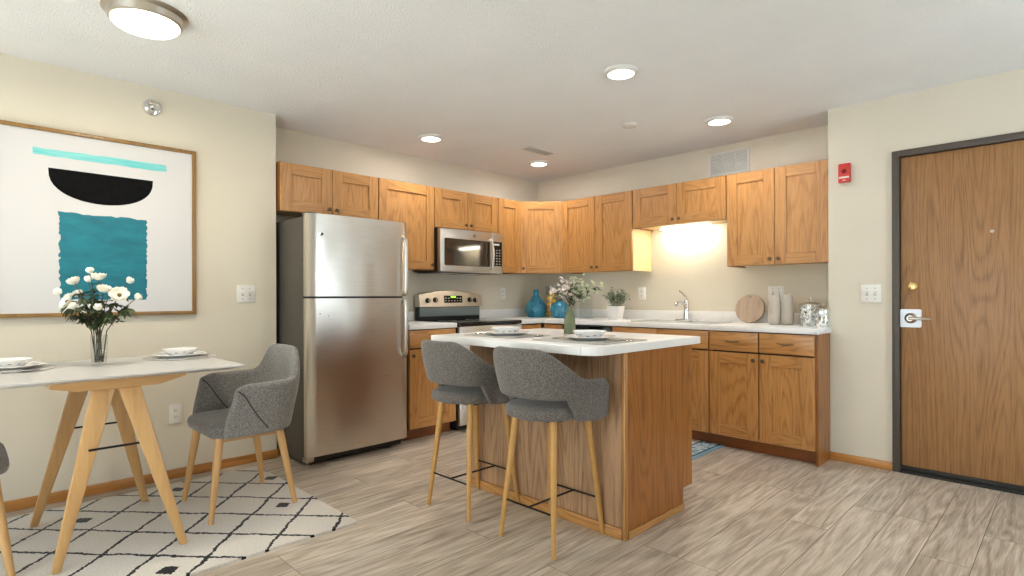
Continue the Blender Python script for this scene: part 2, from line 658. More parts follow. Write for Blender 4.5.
def thing(name, label, cat, loc=(0, 0, 0), rz=0.0, group=None):
    o = bpy.data.objects.new(name, None)
    o.empty_display_size = 0.1
    COL.objects.link(o)
    o.location = loc
    o.rotation_euler = (0, 0, rz)
    return tag(o, label, cat, group)


def struct(o, label=None):
    o['kind'] = 'structure'
    if label:
        o['label'] = label
    return o


def copy_thing(root, label=None):
    def rec(o, parent):
        c = o.copy()
        COL.objects.link(c)
        if parent:
            c.parent = parent
        for ch in [x for x in bpy.data.objects if x.parent == o]:
            rec(ch, c)
        return c
    r = rec(root, None)
    if label:
        r['label'] = label
    return r


def rrect(x0, y0, x1, y1, r, n=5):
    out = []
    for cx, cy, a in ((x1 - r, y1 - r, 0), (x0 + r, y1 - r, 90), (x0 + r, y0 + r, 180), (x1 - r, y0 + r, 270)):
        for k in range(n + 1):
            t = R(a + 90 * k / n)
            out.append((cx + r * math.cos(t), cy + r * math.sin(t)))
    return out


def sstep(a, b, x):
    t = min(1, max(0, (x - a) / (b - a)))
    return t * t * (3 - 2 * t)


# ------------------------------------------------------------------ the room
XE, YR, XS = 3.056, -7.5, 5.8      # recess end, rear wall, side wall
XD, YD, YJ = 0.282, -0.358, -3.051  # dining wall plane, entry wall plane, recess side
struct(MB().box((-0.15, YR - 0.1, -0.1), (XS + 0.1, 0.15, 0)).build('floor', 'floor', smooth=0), 'grey-beige wood plank floor')
struct(MB().box((-0.15, YR - 0.1, H), (XS + 0.1, 0.15, H + 0.1)).build('ceiling', 'ceiling', smooth=0), 'white textured ceiling')
struct(MB().box((-0.12, YJ, 0), (0, 0.12, H)).build('wall_left', 'wall', smooth=0), 'cream wall behind fridge and range')
struct(MB().box((0, 0, 0), (XE, 0.12, H)).build('wall_back', 'wall', smooth=0), 'cream wall behind the sink')
struct(MB().box((-0.12, YR, 0), (XD, YJ, H)).build('wall_dining', 'wall', smooth=0), 'cream wall behind the dining table')
DX0, DX1, DZ = 3.430, 4.420, 2.060
struct(MB().box((XE, YD, 0), (DX0, 0.12, H)).box((DX1, YD, 0), (XS, 0.12, H)).box((DX0, YD, DZ), (DX1, 0.12, H)).build('wall_entry', 'wall', smooth=0), 'pale wall around the entry door')
V0, V1, U0, U1 = -1.62, -1.02, 0.30, 2.15
struct(MB().box((XS, YR, 0), (XS + 0.12, V0, H)).box((XS, V1, 0), (XS + 0.12, 0.12, H)).box((XS, V0, 0), (XS + 0.12, V1, U0)).box((XS, V0, U1), (XS + 0.12, V1, H)).build('wall_side', 'wall', smooth=0))
b = MB()
for a0, a1 in ((V0, V0 + 0.05), (V1 - 0.05, V1)):
    b.box((XS + 0.03, a0, U0), (XS + 0.09, a1, U1))
for a0, a1 in ((U0, U0 + 0.05), (U1 - 0.05, U1)):
    b.box((XS + 0.03, V0 + 0.05, a0), (XS + 0.09, V1 - 0.05, a1))
w2_ = struct(b.build('added_side_window', 'ivory', smooth=0))  # unseen window, added and narrowed to reflect as a streak in the refrigerator
struct(MB().box((XS + 0.058, V0 + 0.05, U0 + 0.05), (XS + 0.063, V1 - 0.05, U1 - 0.05)).build('window_pane', 'pane', w2_, smooth=0))  # pane of the added, unseen side window
WX0, WX1, WZ0, WZ1 = 1.2, 4.6, 0.35, 2.15
struct(MB().box((XD, YR - 0.12, 0), (WX0, YR, H)).box((WX1, YR - 0.12, 0), (XS, YR, H)).box((WX0, YR - 0.12, 0), (WX1, YR, WZ0)).box((WX0, YR - 0.12, WZ1), (WX1, YR, H)).build('wall_rear', 'wall', smooth=0))
b = MB()
for x0, x1 in ((WX0, WX0 + 0.06), (2.87, 2.93), (WX1 - 0.06, WX1)):
    b.box((x0, YR - 0.09, WZ0), (x1, YR - 0.03, WZ1))
for z0, z1 in ((WZ0, WZ0 + 0.06), (WZ1 - 0.06, WZ1)):
    b.box((WX0, YR - 0.09, z0), (WX1, YR - 0.03, z1))
win = struct(b.build('window_1', 'ivory', smooth=0))
struct(MB().box((WX0 + 0.06, YR - 0.065, WZ0 + 0.06), (2.87, YR - 0.06, WZ1 - 0.06)).box((2.93, YR - 0.065, WZ0 + 0.06), (WX1 - 0.06, YR - 0.06, WZ1 - 0.06)).build('window_pane', 'pane', win, smooth=0))
# baseboards
struct(MB().box((XD, YR, 0), (XD + 0.013, YJ, 0.058), 0, 0.003).box((0.20, YJ, 0), (XD + 0.013, YJ + 0.010, 0.058), 0, 0.002).build('baseboard_dining', 'base_oak_y'), 'oak baseboard along the dining wall')
struct(MB().box((XE, YD - 0.013, 0), (DX0, YD, 0.055), 0, 0.003).build('baseboard_entry', 'base_oak_x'), 'oak baseboard beside the entry door')
struct(MB().box((DX1, YD - 0.013, 0), (XS, YD, 0.055), 0, 0.003).build('baseboard_side', 'base_oak_x'))

# entry door
fw = 0.040
b = MB()
for x0, x1 in ((DX0, DX0 + fw), (DX1 - fw, DX1)):
    b.box((x0, YD - 0.016, 0), (x1, YD + 0.12, DZ), 0, 0.003)
b.box((DX0 + fw, YD - 0.016, DZ - fw), (DX1 - fw, YD + 0.12, DZ), 0, 0.003)
door = struct(b.build('door_1', 'dframe'), 'oak veneer entry door in a dark metal frame')
y0 = YD + 0.012
slab = struct(MB().box((DX0 + fw + 0.004, y0, 0.045), (DX1 - fw - 0.004, y0 + 0.044, DZ - fw - 0.004), 0, 0.002).build('door_slab', 'door_wood', door))
struct(MB().box((DX0 + fw, YD - 0.02, 0), (DX1 - fw, YD + 0.12, 0.014), 0, 0.004).box((DX0 + fw, y0 - 0.006, 0.014), (DX1 - fw, y0 + 0.04, 0.044), 0, 0.003).box((DX0 + fw, y0 + 0.05, 0.04), (DX1 - fw, y0 + 0.1, DZ - fw)).build('door_threshold', 'dark', door))
b = MB().lathe([(0, 0.012), (0.016, 0.012), (0.026, 0.008), (0.030, 0), (0, 0)], (3.537, y0, 1.190), 24, 0, '-y')
b.box((3.522, y0 - 0.030, 1.186), (3.552, y0 - 0.011, 1.194), 0, 0.002)
o = struct(b.build('deadbolt', 'brass', door), 'round brass deadbolt turn')
b = MB().prism(rrect(3.4685, 0.930, 3.582, 1.045, 0.010), y0 - 0.004, y0, 'y')
for zz in (0.945, 1.030):
    b.cyl((3.570, y0 - 0.006, zz), (3.570, y0, zz), 0.004)
plate = struct(b.build('lock_plate', plain('satin_plate', (206, 206, 208), 0.4, 0.6), door), 'square polished lock plate')
b = MB().lathe([(0, 0.03), (0.018, 0.03), (0.026, 0.016), (0.033, 0.010), (0.034, 0), (0, 0)], (3.527, y0 - 0.004, 0.988), 28, 0, '-y')
b.cyl((3.527, y0 - 0.03, 0.988), (3.527, y0 - 0.055, 0.988), 0.011)
b.tube([(3.522, y0 - 0.055, 0.988), (3.56, y0 - 0.058, 0.988), (3.62, y0 - 0.056, 0.985), (3.640, y0 - 0.050, 0.985)], [0.011, 0.010, 0.008, 0.006], 12)
struct(b.build('lever_handle', 'nickel', door))
struct(MB().lathe([(0, 0.006), (0.005, 0.006), (0.009, 0.004), (0.010, 0), (0, 0)], (3.921, y0, 1.508), 18, 0, '-y').build('peephole', 'nickel', door))

# ------------------------------------------------------------------ cabinets


def knob(parent, x, z, y):
    return MB().lathe([(0, 0.026), (0.009, 0.025), (0.0145, 0.020), (0.0135, 0.015), (0.006, 0.011), (0.005, 0.004), (0.009, 0), (0, 0)], (x, y, z), 16, 0, '-y').build('knob', 'bronze', parent)


def shaker(parent, x0, x1, z0, z1, yf, knob_at=None, st=0.062, name='door'):
    """framed door standing with its back at y = yf, facing -y"""
    t = 0.019
    b = MB()
    b.box((x0, yf - t, z0), (x0 + st, yf, z1), 0, 0.0022, 1)
    b.box((x1 - st, yf - t, z0), (x1, yf, z1), 0, 0.0022, 1)
    b.box((x0 + st, yf - t, z1 - st), (x1 - st, yf, z1), 1, 0.0022, 1)
    b.box((x0 + st, yf - t, z0), (x1 - st, yf, z0 + st), 1, 0.0022, 1)
    b.box((x0 + st - 0.002, yf - t + 0.011, z0 + st - 0.002), (x1 - st + 0.002, yf - 0.002, z1 - st + 0.002), 0)
    d = b.build(name, ['oak', 'oak_h'], parent)
    if knob_at:
        knob(d, knob_at[0], knob_at[1], yf - t)
    return d


def drawer(parent, x0, x1, z0, z1, yf, pull=True, name='drawer'):
    t = 0.019
    d = MB().box((x0, yf - t, z0), (x1, yf, z1), 0, 0.003).build(name, 'oak_h', parent)
    if pull:
        c = (x0 + x1) / 2
        zc = (z0 + z1) / 2
        b = MB()
        for sx in (-0.04, 0.04):
            b.cyl((c + sx, yf - t, zc + 0.003), (c + sx, yf - t - 0.022, zc + 0.003), 0.004, n=10)
        b.tube([(c - 0.055, yf - t - 0.022, zc + 0.006), (c - 0.03, yf - t - 0.024, zc + 0.002), (c, yf - t - 0.026, zc - 0.001), (c + 0.03, yf - t - 0.024, zc + 0.002), (c + 0.055, yf - t - 0.022, zc + 0.006)], [0.003, 0.005, 0.006, 0.005, 0.003], 10)
        b.build('drawer_pull', 'bronze', d)
    return d


T, BT, BS = 2.093, 1.365, 1.742
DU = 0.305


def carcass(parent, w, z0, z1, dep, name='body', side='oak_side', under='inner', lip=0.012, pale=False):
    b = MB()
    b.box((0.001, -dep, z0), (0.016, -0.001, z1), 0)
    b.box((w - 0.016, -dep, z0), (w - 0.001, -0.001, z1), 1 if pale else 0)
    b.box((0.016, -dep, z1 - 0.016), (w - 0.016, -0.001, z1), 0)
    b.box((0.016, -dep + 0.019, z0 + lip), (w - 0.016, -0.001, z0 + lip + 0.016), 1)
    b.box((0.016, -dep, z0), (w - 0.016, -dep + 0.018, z0 + 0.05), 0)
    b.box((0.016, -dep, z1 - 0.05), (w - 0.016, -dep + 0.018, z1 - 0.016), 0)
    b.box((0.016, -dep + 0.003, z0 + 0.05), (w - 0.016, -dep + 0.018, z1 - 0.05), 2)
    b.box((0.016, -0.012, z0 + lip + 0.016), (w - 0.016, -0.001, z1 - 0.016), 1)
    return b.build(name, [side, under, 'gap'], parent, smooth=0)


def upper(label, x, y, rz, w, z0, doors, group=None, knobs=None, pale=False):
    """wall cabinet; local x along the wall, wall at y=0"""
    t = thing('wall_cabinet', label, 'cabinet', (x, y, 0), rz, 'oak wall cabinets')
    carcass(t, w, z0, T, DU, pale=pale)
    g = 0.004
    n = doors
    dw = w / n
    for i in range(n):
        x0, x1 = i * dw + g / 2 + (0.002 if i == 0 else 0), (i + 1) * dw - g / 2 - (0.002 if i == n - 1 else 0)
        ks = knobs[i]
        kx = x0 + 0.028 if ks == 'l' else x1 - 0.028
        shaker(t, x0, x1, z0 + 0.003, T - 0.004, -DU - 0.001, (kx, z0 + 0.045), 0.080)
    return t


A = PI / 2
ya = [-3.041, -2.249, -1.693, -0.931, -0.61]
upper('short two-door oak cabinet on the wall above the refrigerator', 0, ya[0] + 0.001, A, 0.791, BS, 2, knobs='rl')
upper('tall single-door oak wall cabinet between the refrigerator and the microwave', 0, ya[1] + 0.001, A, 0.555, BT, 1, knobs='r')
upper('short two-door oak cabinet directly above the microwave', 0, ya[2] + 0.001, A, 0.761, BS, 2, knobs='rl')
upper('narrow single-door oak wall cabinet beside the microwave', 0, ya[3] + 0.001, A, 0.320, BT, 1, knobs='l')
# diagonal corner cabinet
t = thing('corner_wall_cabinet', 'oak wall cabinet set diagonally across the room corner above the blue vases', 'cabinet', (0, 0, 0), 0, 'oak wall cabinets')
c = 0.609
poly = [(0.001, -0.001), (0.001, -c), (DU, -c), (c, -DU), (c, -0.001)]
MB().prism(poly, BT + 0.012, BT + 0.028, 'z', 1).prism(poly, T - 0.016, T, 'z', 0).box((0.002, -c, BT), (DU, -c + 0.015, T), 0).box((c - 0.015, -DU, BT), (c, -0.002, T), 0).box((0.001, -c + 0.015, BT + 0.03), (0.012, -0.012, T - 0.017), 1).box((0.001, -0.012, BT + 0.03), (c - 0.016, -0.001, T - 0.017), 1).build('body', ['oak_side', 'inner'], t, smooth=0)
dl = math.hypot(c - DU, c - DU)
f = bpy.data.objects.new('face', None)
COL.objects.link(f)
f.parent = t
f.location = (DU, -c, 0)
f.rotation_euler = (0, 0, R(45))
f.name = 'front'
MB().box((0.0, 0.002, BT), (dl, 0.018, T), 0).build('face_frame', 'oak', f, smooth=0)
b_door = shaker(f, 0.006, dl - 0.006, BT + 0.003, T - 0.004, -0.001, None, 0.080)
b_door.parent = t
b_door.matrix_basis = Matrix.Translation((DU, -c, 0)) @ Matrix.Rotation(R(45), 4, 'Z')
ff = [x for x in bpy.data.objects if x.parent == f][0]
ff.parent = t
ff.matrix_basis = b_door.matrix_basis.copy()
bpy.data.objects.remove(f)
knob(b_door, 0.034, BT + 0.05, -0.020)
xb = [0.61, 1.447, 2.315, 3.051]
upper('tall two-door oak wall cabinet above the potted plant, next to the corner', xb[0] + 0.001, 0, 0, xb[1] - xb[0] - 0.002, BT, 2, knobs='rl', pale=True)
upper('short two-door oak cabinet above the sink and its lit strip', xb[1] + 0.001, 0, 0, xb[2] - xb[1] - 0.002, BS, 2, knobs='rl')
upper('tall two-door oak wall cabinet above the round board and canisters', xb[2] + 0.001, 0, 0, xb[3] - xb[2] - 0.002, BT, 2, knobs='rl')

# base cabinets
ZB0, ZB1, DB = 0.095, 0.874, 0.610


def base(label, x, y, rz, w, kind, knobs=None, side=None):
    t = thing('base_cabinet', label, 'cabinet', (x, y, 0), rz, 'oak base cabinets')
    b = MB()
    b.box((0.001, -DB, ZB0), (0.017, -0.001, ZB1), 0)
    b.box((w - 0.017, -DB, ZB0), (w - 0.001, -0.001, ZB1), 0)
    b.box((0.017, -DB, ZB0), (w - 0.017, -0.001, ZB0 + 0.016), 1)
    b.box((0.017, -DB + 0.004, ZB0 + 0.016), (w - 0.017, -DB + 0.02, ZB1), 2)
    b.box((0.017, -0.012, ZB0 + 0.016), (w - 0.017, -0.001, ZB1), 1)
    b.build('body', ['oak_side', 'inner', 'gap'], t, smooth=0)
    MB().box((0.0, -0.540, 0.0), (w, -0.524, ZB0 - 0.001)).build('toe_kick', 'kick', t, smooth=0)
    n = {'d1': 1, 'd2': 2, 'sink': 2, 'plain': 1}[kind]
    dw = w / n
    for i in range(n):
        x0, x1 = i * dw + 0.004, (i + 1) * dw - 0.004
        zd = 0.718 if kind != 'plain' else ZB1 - 0.012
        kx = None
        if knobs:
            kx = (x0 + 0.03 if knobs[i] == 'l' else x1 - 0.03, zd - 0.045)
        shaker(t, x0, x1, ZB0 + 0.006, zd, -DB - 0.001, kx, 0.080)
        if kind != 'plain':
            drawer(t, x0, x1, 0.730, ZB1 - 0.006, -DB - 0.001, kind != 'sink', 'drawer' if kind != 'sink' else 'false_drawer_front')
    return t


base('single oak base cabinet with drawer between refrigerator and range', 0, -2.170, A, 0.468, 'd1', 'l')
tc = base('narrow oak base cabinet at the inner corner beside the range', 0, -0.938, A, 0.292, 'plain')
base('narrow oak base cabinet at the inner corner beside the dishwasher', 0.646, 0, 0, 0.226, 'plain')
base('two-door oak sink base cabinet with plain false drawer fronts', 1.436, 0, 0, 0.878, 'sink', 'rl')
te = base('two-door oak base cabinet with two drawers at the counter end', 2.316, 0, 0, 0.736, 'd2', 'rl')
MB().box((0.7365, -DB - 0.002, 0.0), (0.7500, -0.362, ZB1)).build('end_panel', 'oak_side', te, smooth=0)

# dishwasher
t = thing('dishwasher', 'black and steel dishwasher under the counter beside the sink cabinet', 'dishwasher', (0.876, 0, 0))
MB().box((0.003, -0.59, 0.10), (0.553, -0.02, 0.868)).box((0.02, -0.54, 0.0), (0.536, -0.5, 0.10)).build('body', 'black', t, smooth=0)
MB().box((0.004, -0.622, 0.11), (0.552, -0.591, 0.760), 0, 0.004).build('door', 'steel', t)
pn = MB().box((0.004, -0.628, 0.765), (0.552, -0.591, 0.866), 0, 0.006).build('control_panel', 'blackglass', t)
for k in range(7):
    MB().box((0.10 + k * 0.05, -0.6295, 0.81), (0.125 + k * 0.05, -0.6285, 0.818)).build('button', 'grille_dark', pn, smooth=0)
MB().tube([(0.06, -0.622, 0.70), (0.06, -0.65, 0.70), (0.49, -0.65, 0.70), (0.49, -0.622, 0.70)], 0.009, 10).build('handle', 'steel', t)

# ------------------------------------------------------------------ counters
CZ0, CZ1, CY = 0.876, 0.914, -0.642
SX0, SX1, SY0, SY1 = 1.60, 2.26, -0.545, -0.150
cnt = thing('countertop', 'white L-shaped countertop with backsplash running round the corner past the sink', 'countertop', (0, 0, 0))
b = MB()
b.box((0.001, -0.938, CZ0), (0.640, -0.642, CZ1), 0, 0.004)
b.box((0.001, CY, CZ0), (SX0, -0.001, CZ1), 0, 0.004)
b.box((SX0 - 0.004, CY, CZ0), (SX1 + 0.004, SY0, CZ1), 0, 0.004)
b.box((SX0 - 0.004, SY1, CZ0), (SX1 + 0.004, -0.001, CZ1), 0, 0.004)
b.box((SX1, CY, CZ0), (3.053, -0.001, CZ1), 0, 0.004)
b.box((3.045, CY, CZ0), (3.076, -0.361, CZ1), 0, 0.004)
b.build('worktop', 'white_lam', cnt)
MB().box((0.021, -0.020, CZ1), (3.052, -0.001, 1.000), 0, 0.004).box((0.001, -0.938, CZ1), (0.020, -0.001, 1.000), 0, 0.004).build('backsplash', 'white_lam', cnt)
t = thing('countertop', 'short white countertop piece between the refrigerator and the range', 'countertop', (0, 0, 0))
MB().box((0.001, -2.172, CZ0), (0.640, -1.699, CZ1), 0, 0.004).build('worktop', 'white_lam', t)
MB().box((0.001, -2.172, CZ1), (0.020, -1.699, 1.000), 0, 0.004).build('backsplash', 'white_lam', t)

# sink and faucet
t = thing('kitchen_sink', 'double-bowl drop-in sink set in the white countertop', 'sink', (0, 0, CZ1))
zr = 0.0005
b = MB()
X0, X1, Y0, Y1 = SX0 - 0.02, SX1 + 0.02, SY0 - 0.02, SY1 + 0.02
xm = 1.93
b.box((X0, Y0, zr), (X1, SY0 + 0.012, 0.008), 0, 0.002).box((X0, SY1 - 0.012, zr), (X1, Y1, 0.008), 0, 0.002)
b.box((X0, SY0 + 0.012, zr), (SX0 + 0.012, SY1 - 0.012, 0.008), 0, 0.002).box((SX1 - 0.012, SY0 + 0.012, zr), (X1, SY1 - 0.012, 0.008), 0, 0.002)
b.box((xm - 0.015, SY0 + 0.012, zr), (xm + 0.015, SY1 - 0.012, 0.008), 0, 0.002)
b.build('rim', 'steel_x', t)
for x0, x1 in ((SX0 + 0.008, xm - 0.012), (xm + 0.012, SX1 - 0.008)):
    b = MB()
    zb = -0.17
    a0, a1 = SY0 + 0.008, SY1 - 0.008
    b.box((x0, a0, zb), (x0 + 0.004, a1, 0)).box((x1 - 0.004, a0, zb), (x1, a1, 0)).box((x0, a0, zb), (x1, a0 + 0.004, 0)).box((x0, a1 - 0.004, zb), (x1, a1, 0)).box((x0, a0, zb - 0.004), (x1, a1, zb))
    b.lathe([(0, 0.002), (0.03, 0.002), (0.035, 0), (0, 0)], ((x0 + x1) / 2, (a0 + a1) / 2, zb), 20)
    b.build('bowl', 'steel_x', t)
t = thing('faucet', 'chrome single-lever kitchen faucet standing behind the sink', 'faucet', (1.845, -0.085, CZ1))
MB().prism(rrect(-0.11, -0.026, 0.11, 0.026, 0.024), 0.001, 0.012, 'z', 0, 0.003).build('base_plate', 'chrome', t)
MB().lathe([(0.026, 0.012), (0.024, 0.03), (0.020, 0.09), (0.020, 0.150), (0.022, 0.165), (0.018, 0.185), (0.0, 0.190)], (0, 0, 0), 20).build('body', 'chrome', t)
MB().tube([(0, 0, 0.10), (0.0, -0.05, 0.150), (0.0, -0.12, 0.170), (0.0, -0.17, 0.158), (0.0, -0.185, 0.130)], [0.014, 0.013, 0.013, 0.013, 0.014], 14).build('spout', 'chrome', t)
MB().tube([(0.0, 0, 0.185), (-0.010, -0.005, 0.215), (-0.035, -0.02, 0.250), (-0.060, -0.03, 0.268)], [0.011, 0.010, 0.008, 0.006], 12).build('lever', 'chrome', t)

# under-cabinet light
t = thing('undercabinet_light', 'glowing strip light under the short cabinet over the sink', 'light', (1.84, -0.085, BS))
MB().box((-0.245, -0.045, 0.002), (0.245, 0.045, 0.011), 0, 0.003).build('housing', 'ivory', t)
MB().box((-0.23, -0.032, -0.012), (0.23, 0.032, 0.0015), 0, 0.005).build('diffuser', 'lens2', t)
MB().tube([(0.246, 0.0, 0.004), (0.250, 0.0, -0.02), (0.250, 0.0, -0.13)], 0.0035, 8).lathe([(0, -0.145), (0.006, -0.14), (0.006, -0.128), (0, -0.125)], (0.250, 0, 0), 10).build('pull_cord', 'slot', t)

# ------------------------------------------------------------------ refrigerator
FY0, FY1 = -3.018, -2.228
t = thing('refrigerator', 'large stainless steel top-freezer refrigerator standing beside the dining wall', 'refrigerator', (0.02, FY0, 0))
W = FY1 - FY0
MB().box((0, 0, 0.03), (0.615, W, 1.672), 0, 0.006).build('cabinet', 'fridge_side', t)


def fdoor(z0, z1, name):
    """gently crowned steel door, front towards +x"""
    n = 24
    x0 = 0.625
    rows = []
    prof = []
    for k in range(n + 1):
        u = k / n
        e = min(u, 1 - u)
        rnd = 0.018 * math.sqrt(max(0, 1 - (max(0, 0.03 - e) / 0.03) ** 2)) - 0.018
        bulge = 0.012 * (1 - (2 * u - 1) ** 2)
        prof.append((x0 + 0.060 + rnd + bulge, 0.004 + u * (W - 0.008)))
    poly = [(x0, 0.004)] + prof + [(x0, W - 0.004)]
    d = MB().prism(poly, z0, z1, 'z').build(name, 'fridge_steel', t, smooth=30)
    MB().box((x0, 0.0005, z0 + 0.001), (x0 + 0.045, 0.0045, z1 - 0.001), 0, 0.001).build('edge_trim', 'trim_light', d)
    return d


d1 = fdoor(1.137, 1.690, 'freezer_door')
d2 = fdoor(0.070, 1.123, 'fridge_door')
MB().box((0.617, 0.01, 0.075), (0.624, W - 0.01, 1.67)).build('door_gasket', 'black', t, smooth=0)


def fhandle(d, z0, z1, up):
    y = W - 0.045
    xf = 0.692
    b = MB()
    if up:
        pts = [(xf - 0.01, y, z0 + 0.010), (xf + 0.026, y, z0 + 0.014), (xf + 0.032, y, z0 + 0.05), (xf + 0.032, y, z1 - 0.06), (xf + 0.024, y, z1 - 0.02), (xf - 0.008, y, z1)]
    else:
        pts = [(xf - 0.008, y, z0), (xf + 0.024, y, z0 + 0.02), (xf + 0.032, y, z0 + 0.06), (xf + 0.032, y, z1 - 0.05), (xf + 0.026, y, z1 - 0.014), (xf - 0.01, y, z1 - 0.010)]
    rows = []
    for i, p in enumerate(pts):
        rows.append(p)
    b.tube(rows, [0.014, 0.015, 0.015, 0.015, 0.015, 0.013], 14)
    b.build('handle', 'steel', d)


fhandle(d1, 1.143, 1.575, True)
fhandle(d2, 0.69, 1.117, False)
MB().lathe([(0, 0.004), (0.011, 0.004), (0.013, 0.002), (0.013, 0), (0, 0)], (0.6895, 0.098, 1.555), 22, 0, 'x').build('emblem', 'chrome', d1)
MB().lathe([(0, 0.0055), (0.007, 0.0055), (0.007, 0.004), (0, 0.004)], (0.6895, 0.098, 1.555), 18, 0, 'x').build('emblem_centre', 'slot', d1)
for yy, zz in ((0.085, 1.02), (0.145, 1.005)):
    MB().cyl((0.684, yy, zz), (0.695, yy, zz), 0.0035, n=10).build('screw_plug', 'slot', d2)
MB().box((0.03, 0.02, 0.012), (0.600, W - 0.02, 0.0295)).box((0.6, 0.03, 0.018), (0.630, W - 0.03, 0.062), 0, 0.004).build('toe_grille', 'black', t, smooth=0)
for yy in (0.04, W - 0.08):
    for xx in (0.06, 0.60):
        MB().lathe([(0.022, 0), (0.022, 0.008), (0.010, 0.012), (0.008, 0.022), (0, 0.022)], (xx, yy, 0.0), 14).lathe([(0, 0), (0.022, 0)], (xx, yy, 0), 14).build('foot', 'nickel', t)
MB().box((0.604, 0.0, 0.030), (0.662, 0.055, 0.066), 0, 0.004).build('lower_hinge', 'nickel', t)
MB().box((0.57, 0.01, 1.673), (0.665, 0.07, 1.700), 0, 0.006).build('top_hinge', 'black', t)

# ------------------------------------------------------------------ range and microwave
RY0, RY1 = -1.691, -0.947
t = thing('electric_range', 'stainless steel electric range with black glass top below the microwave', 'range', (0.02, RY0, 0))
W = RY1 - RY0
MB().box((0, 0.002, 0.05), (0.600, W - 0.002, 0.885), 0, 0.003).box((0.04, 0.04, 0.0), (0.55, W - 0.04, 0.05)).build('body', 'black', t, smooth=0)
MB().box((0.055, 0.0, 0.886), (0.640, W, 0.916), 0, 0.006).build('cooktop', 'blackglass', t)
for (x, y, r) in ((0.22, 0.2, 0.08), (0.22, 0.55, 0.10), (0.46, 0.2, 0.10), (0.46, 0.55, 0.08)):
    MB().lathe([(r, 0.9162), (r + 0.002, 0.9166), (r + 0.004, 0.9162)], (x, y, 0), 36).build('burner_ring', 'grille_dark', t)
MB().box((0.601, 0.003, 0.262), (0.640, W - 0.003, 0.880), 0, 0.006).build('oven_door', 'steel', t)
od = MB().box((0.6405, 0.12, 0.40), (0.6425, W - 0.12, 0.70), 0, 0.001).build('oven_window', 'blackglass', t)
MB().tube([(0.640, 0.05, 0.825), (0.680, 0.05, 0.825), (0.680, W - 0.05, 0.825), (0.640, W - 0.05, 0.825)], 0.012, 12).build('oven_handle', 'steel', t)
MB().box((0.601, 0.003, 0.055), (0.640, W - 0.003, 0.255), 0, 0.006).build('warming_drawer', 'steel', t)
MB().box((0.0, 0.004, 0.886), (0.054, W - 0.004, 1.05), 0, 0.003).box((0.054, 0.012, 0.95), (0.062, W - 0.012, 1.035), 1, 0.004).build('back_riser', ['black', 'greyglass'], t)
n = 22
top = [(k / n * (W + 0.01) - 0.005, 1.150 + 0.038 * (1 - (2 * k / n - 1) ** 2)) for k in range(n + 1)]
poly = [(-0.005, 1.040)] + top + [(W + 0.005, 1.040)]
bm_ = MB()
A_ = [bm_.bm.verts.new((0.088 - 0.02 * (p[1] - 1.04) / 0.15, p[0], p[1])) for p in poly]
B_ = [bm_.bm.verts.new((0.004, p[0], p[1])) for p in poly]
bm_.bm.faces.new(A_)
bm_.bm.faces.new(B_[::-1])
for k in range(len(poly)):
    bm_.bm.faces.new((A_[k], A_[(k + 1) % len(poly)], B_[(k + 1) % len(poly)], B_[k]))
bg = bm_.build('control_panel', 'steel', t)


def px(z):
    return 0.088 - 0.02 * (z - 1.04) / 0.15


for y, z in ((0.085, 1.095), (0.170, 1.100), (0.585, 1.100), (0.655, 1.096)):
    k_ = MB().lathe([(0, 0.026), (0.014, 0.026), (0.019, 0.022), (0.021, 0.004), (0.026, 0.003), (0.026, 0), (0, 0)], (px(z) - 0.002, y, z), 22, 0, 'x').build('control_knob', 'black', bg)
    MB().box((px(z) + 0.0242, y - 0.003, z - 0.014), (px(z) + 0.026, y + 0.003, z + 0.016)).build('knob_pointer', 'steel', k_, smooth=0)
b = MB().hexa([(px(1.075) - 0.001, 0.275, 1.075), (px(1.075) + 0.002, 0.275, 1.075), (px(1.075) + 0.002, 0.495, 1.075), (px(1.075) - 0.001, 0.495, 1.075), (px(1.142) - 0.001, 0.275, 1.142), (px(1.142) + 0.002, 0.275, 1.142), (px(1.142) + 0.002, 0.495, 1.142), (px(1.142) - 0.001, 0.495, 1.142)])
dp = b.build('display_panel', 'blackglass', bg, smooth=0)
MB().box((px(1.13) + 0.001, 0.355, 1.122), (px(1.13) + 0.0035, 0.415, 1.137)).build('clock_display', 'digits', dp, smooth=0)
b = MB()
for r_ in range(2):
    for k in range(6):
        if r_ == 1 and 2 <= k <= 3:
            continue
        b.box((px(1.1) + 0.0005, 0.287 + k * 0.035, 1.088 + r_ * 0.026), (px(1.1) + 0.0032, 0.303 + k * 0.035, 1.097 + r_ * 0.026))
b.build('touch_pads', 'grille', dp, smooth=0)

MY0, MY1, MZ0, MZ1 = -1.690, -0.934, 1.346, 1.735
t = thing('microwave_oven', 'stainless steel microwave mounted under the short cabinet above the range', 'microwave', (0.005, MY0, MZ0))
W, Hm = MY1 - MY0, MZ1 - MZ0
MB().box((0, 0, 0.008), (0.350, W, Hm), 0, 0.003).box((0.02, 0.02, 0.0), (0.34, W - 0.02, 0.008), 0).build('body', 'black', t, smooth=0)
dr = MB()
dr.box((0.352, 0.002, 0.004), (0.395, W * 0.80, Hm - 0.004), 0, 0.005)
dr = dr.build('door', 'steel', t)
MB().prism(rrect(0.045, 0.062, W * 0.765, Hm - 0.088, 0.012), 0.3955, 0.398, 'x').build('door_window', 'mwglass', dr)
MB().tube([(0.394, W * 0.765, 0.045), (0.425, W * 0.772, 0.055), (0.440, W * 0.774, Hm * 0.45), (0.425, W * 0.772, Hm - 0.085), (0.394, W * 0.765, Hm - 0.075)], [0.010, 0.012, 0.013, 0.012, 0.010], 12).build('handle', 'steel', dr)
cp = MB().box((0.352, W * 0.80 + 0.002, 0.004), (0.393, W - 0.002, Hm - 0.004), 0, 0.005).build('control_panel', 'steel', t)
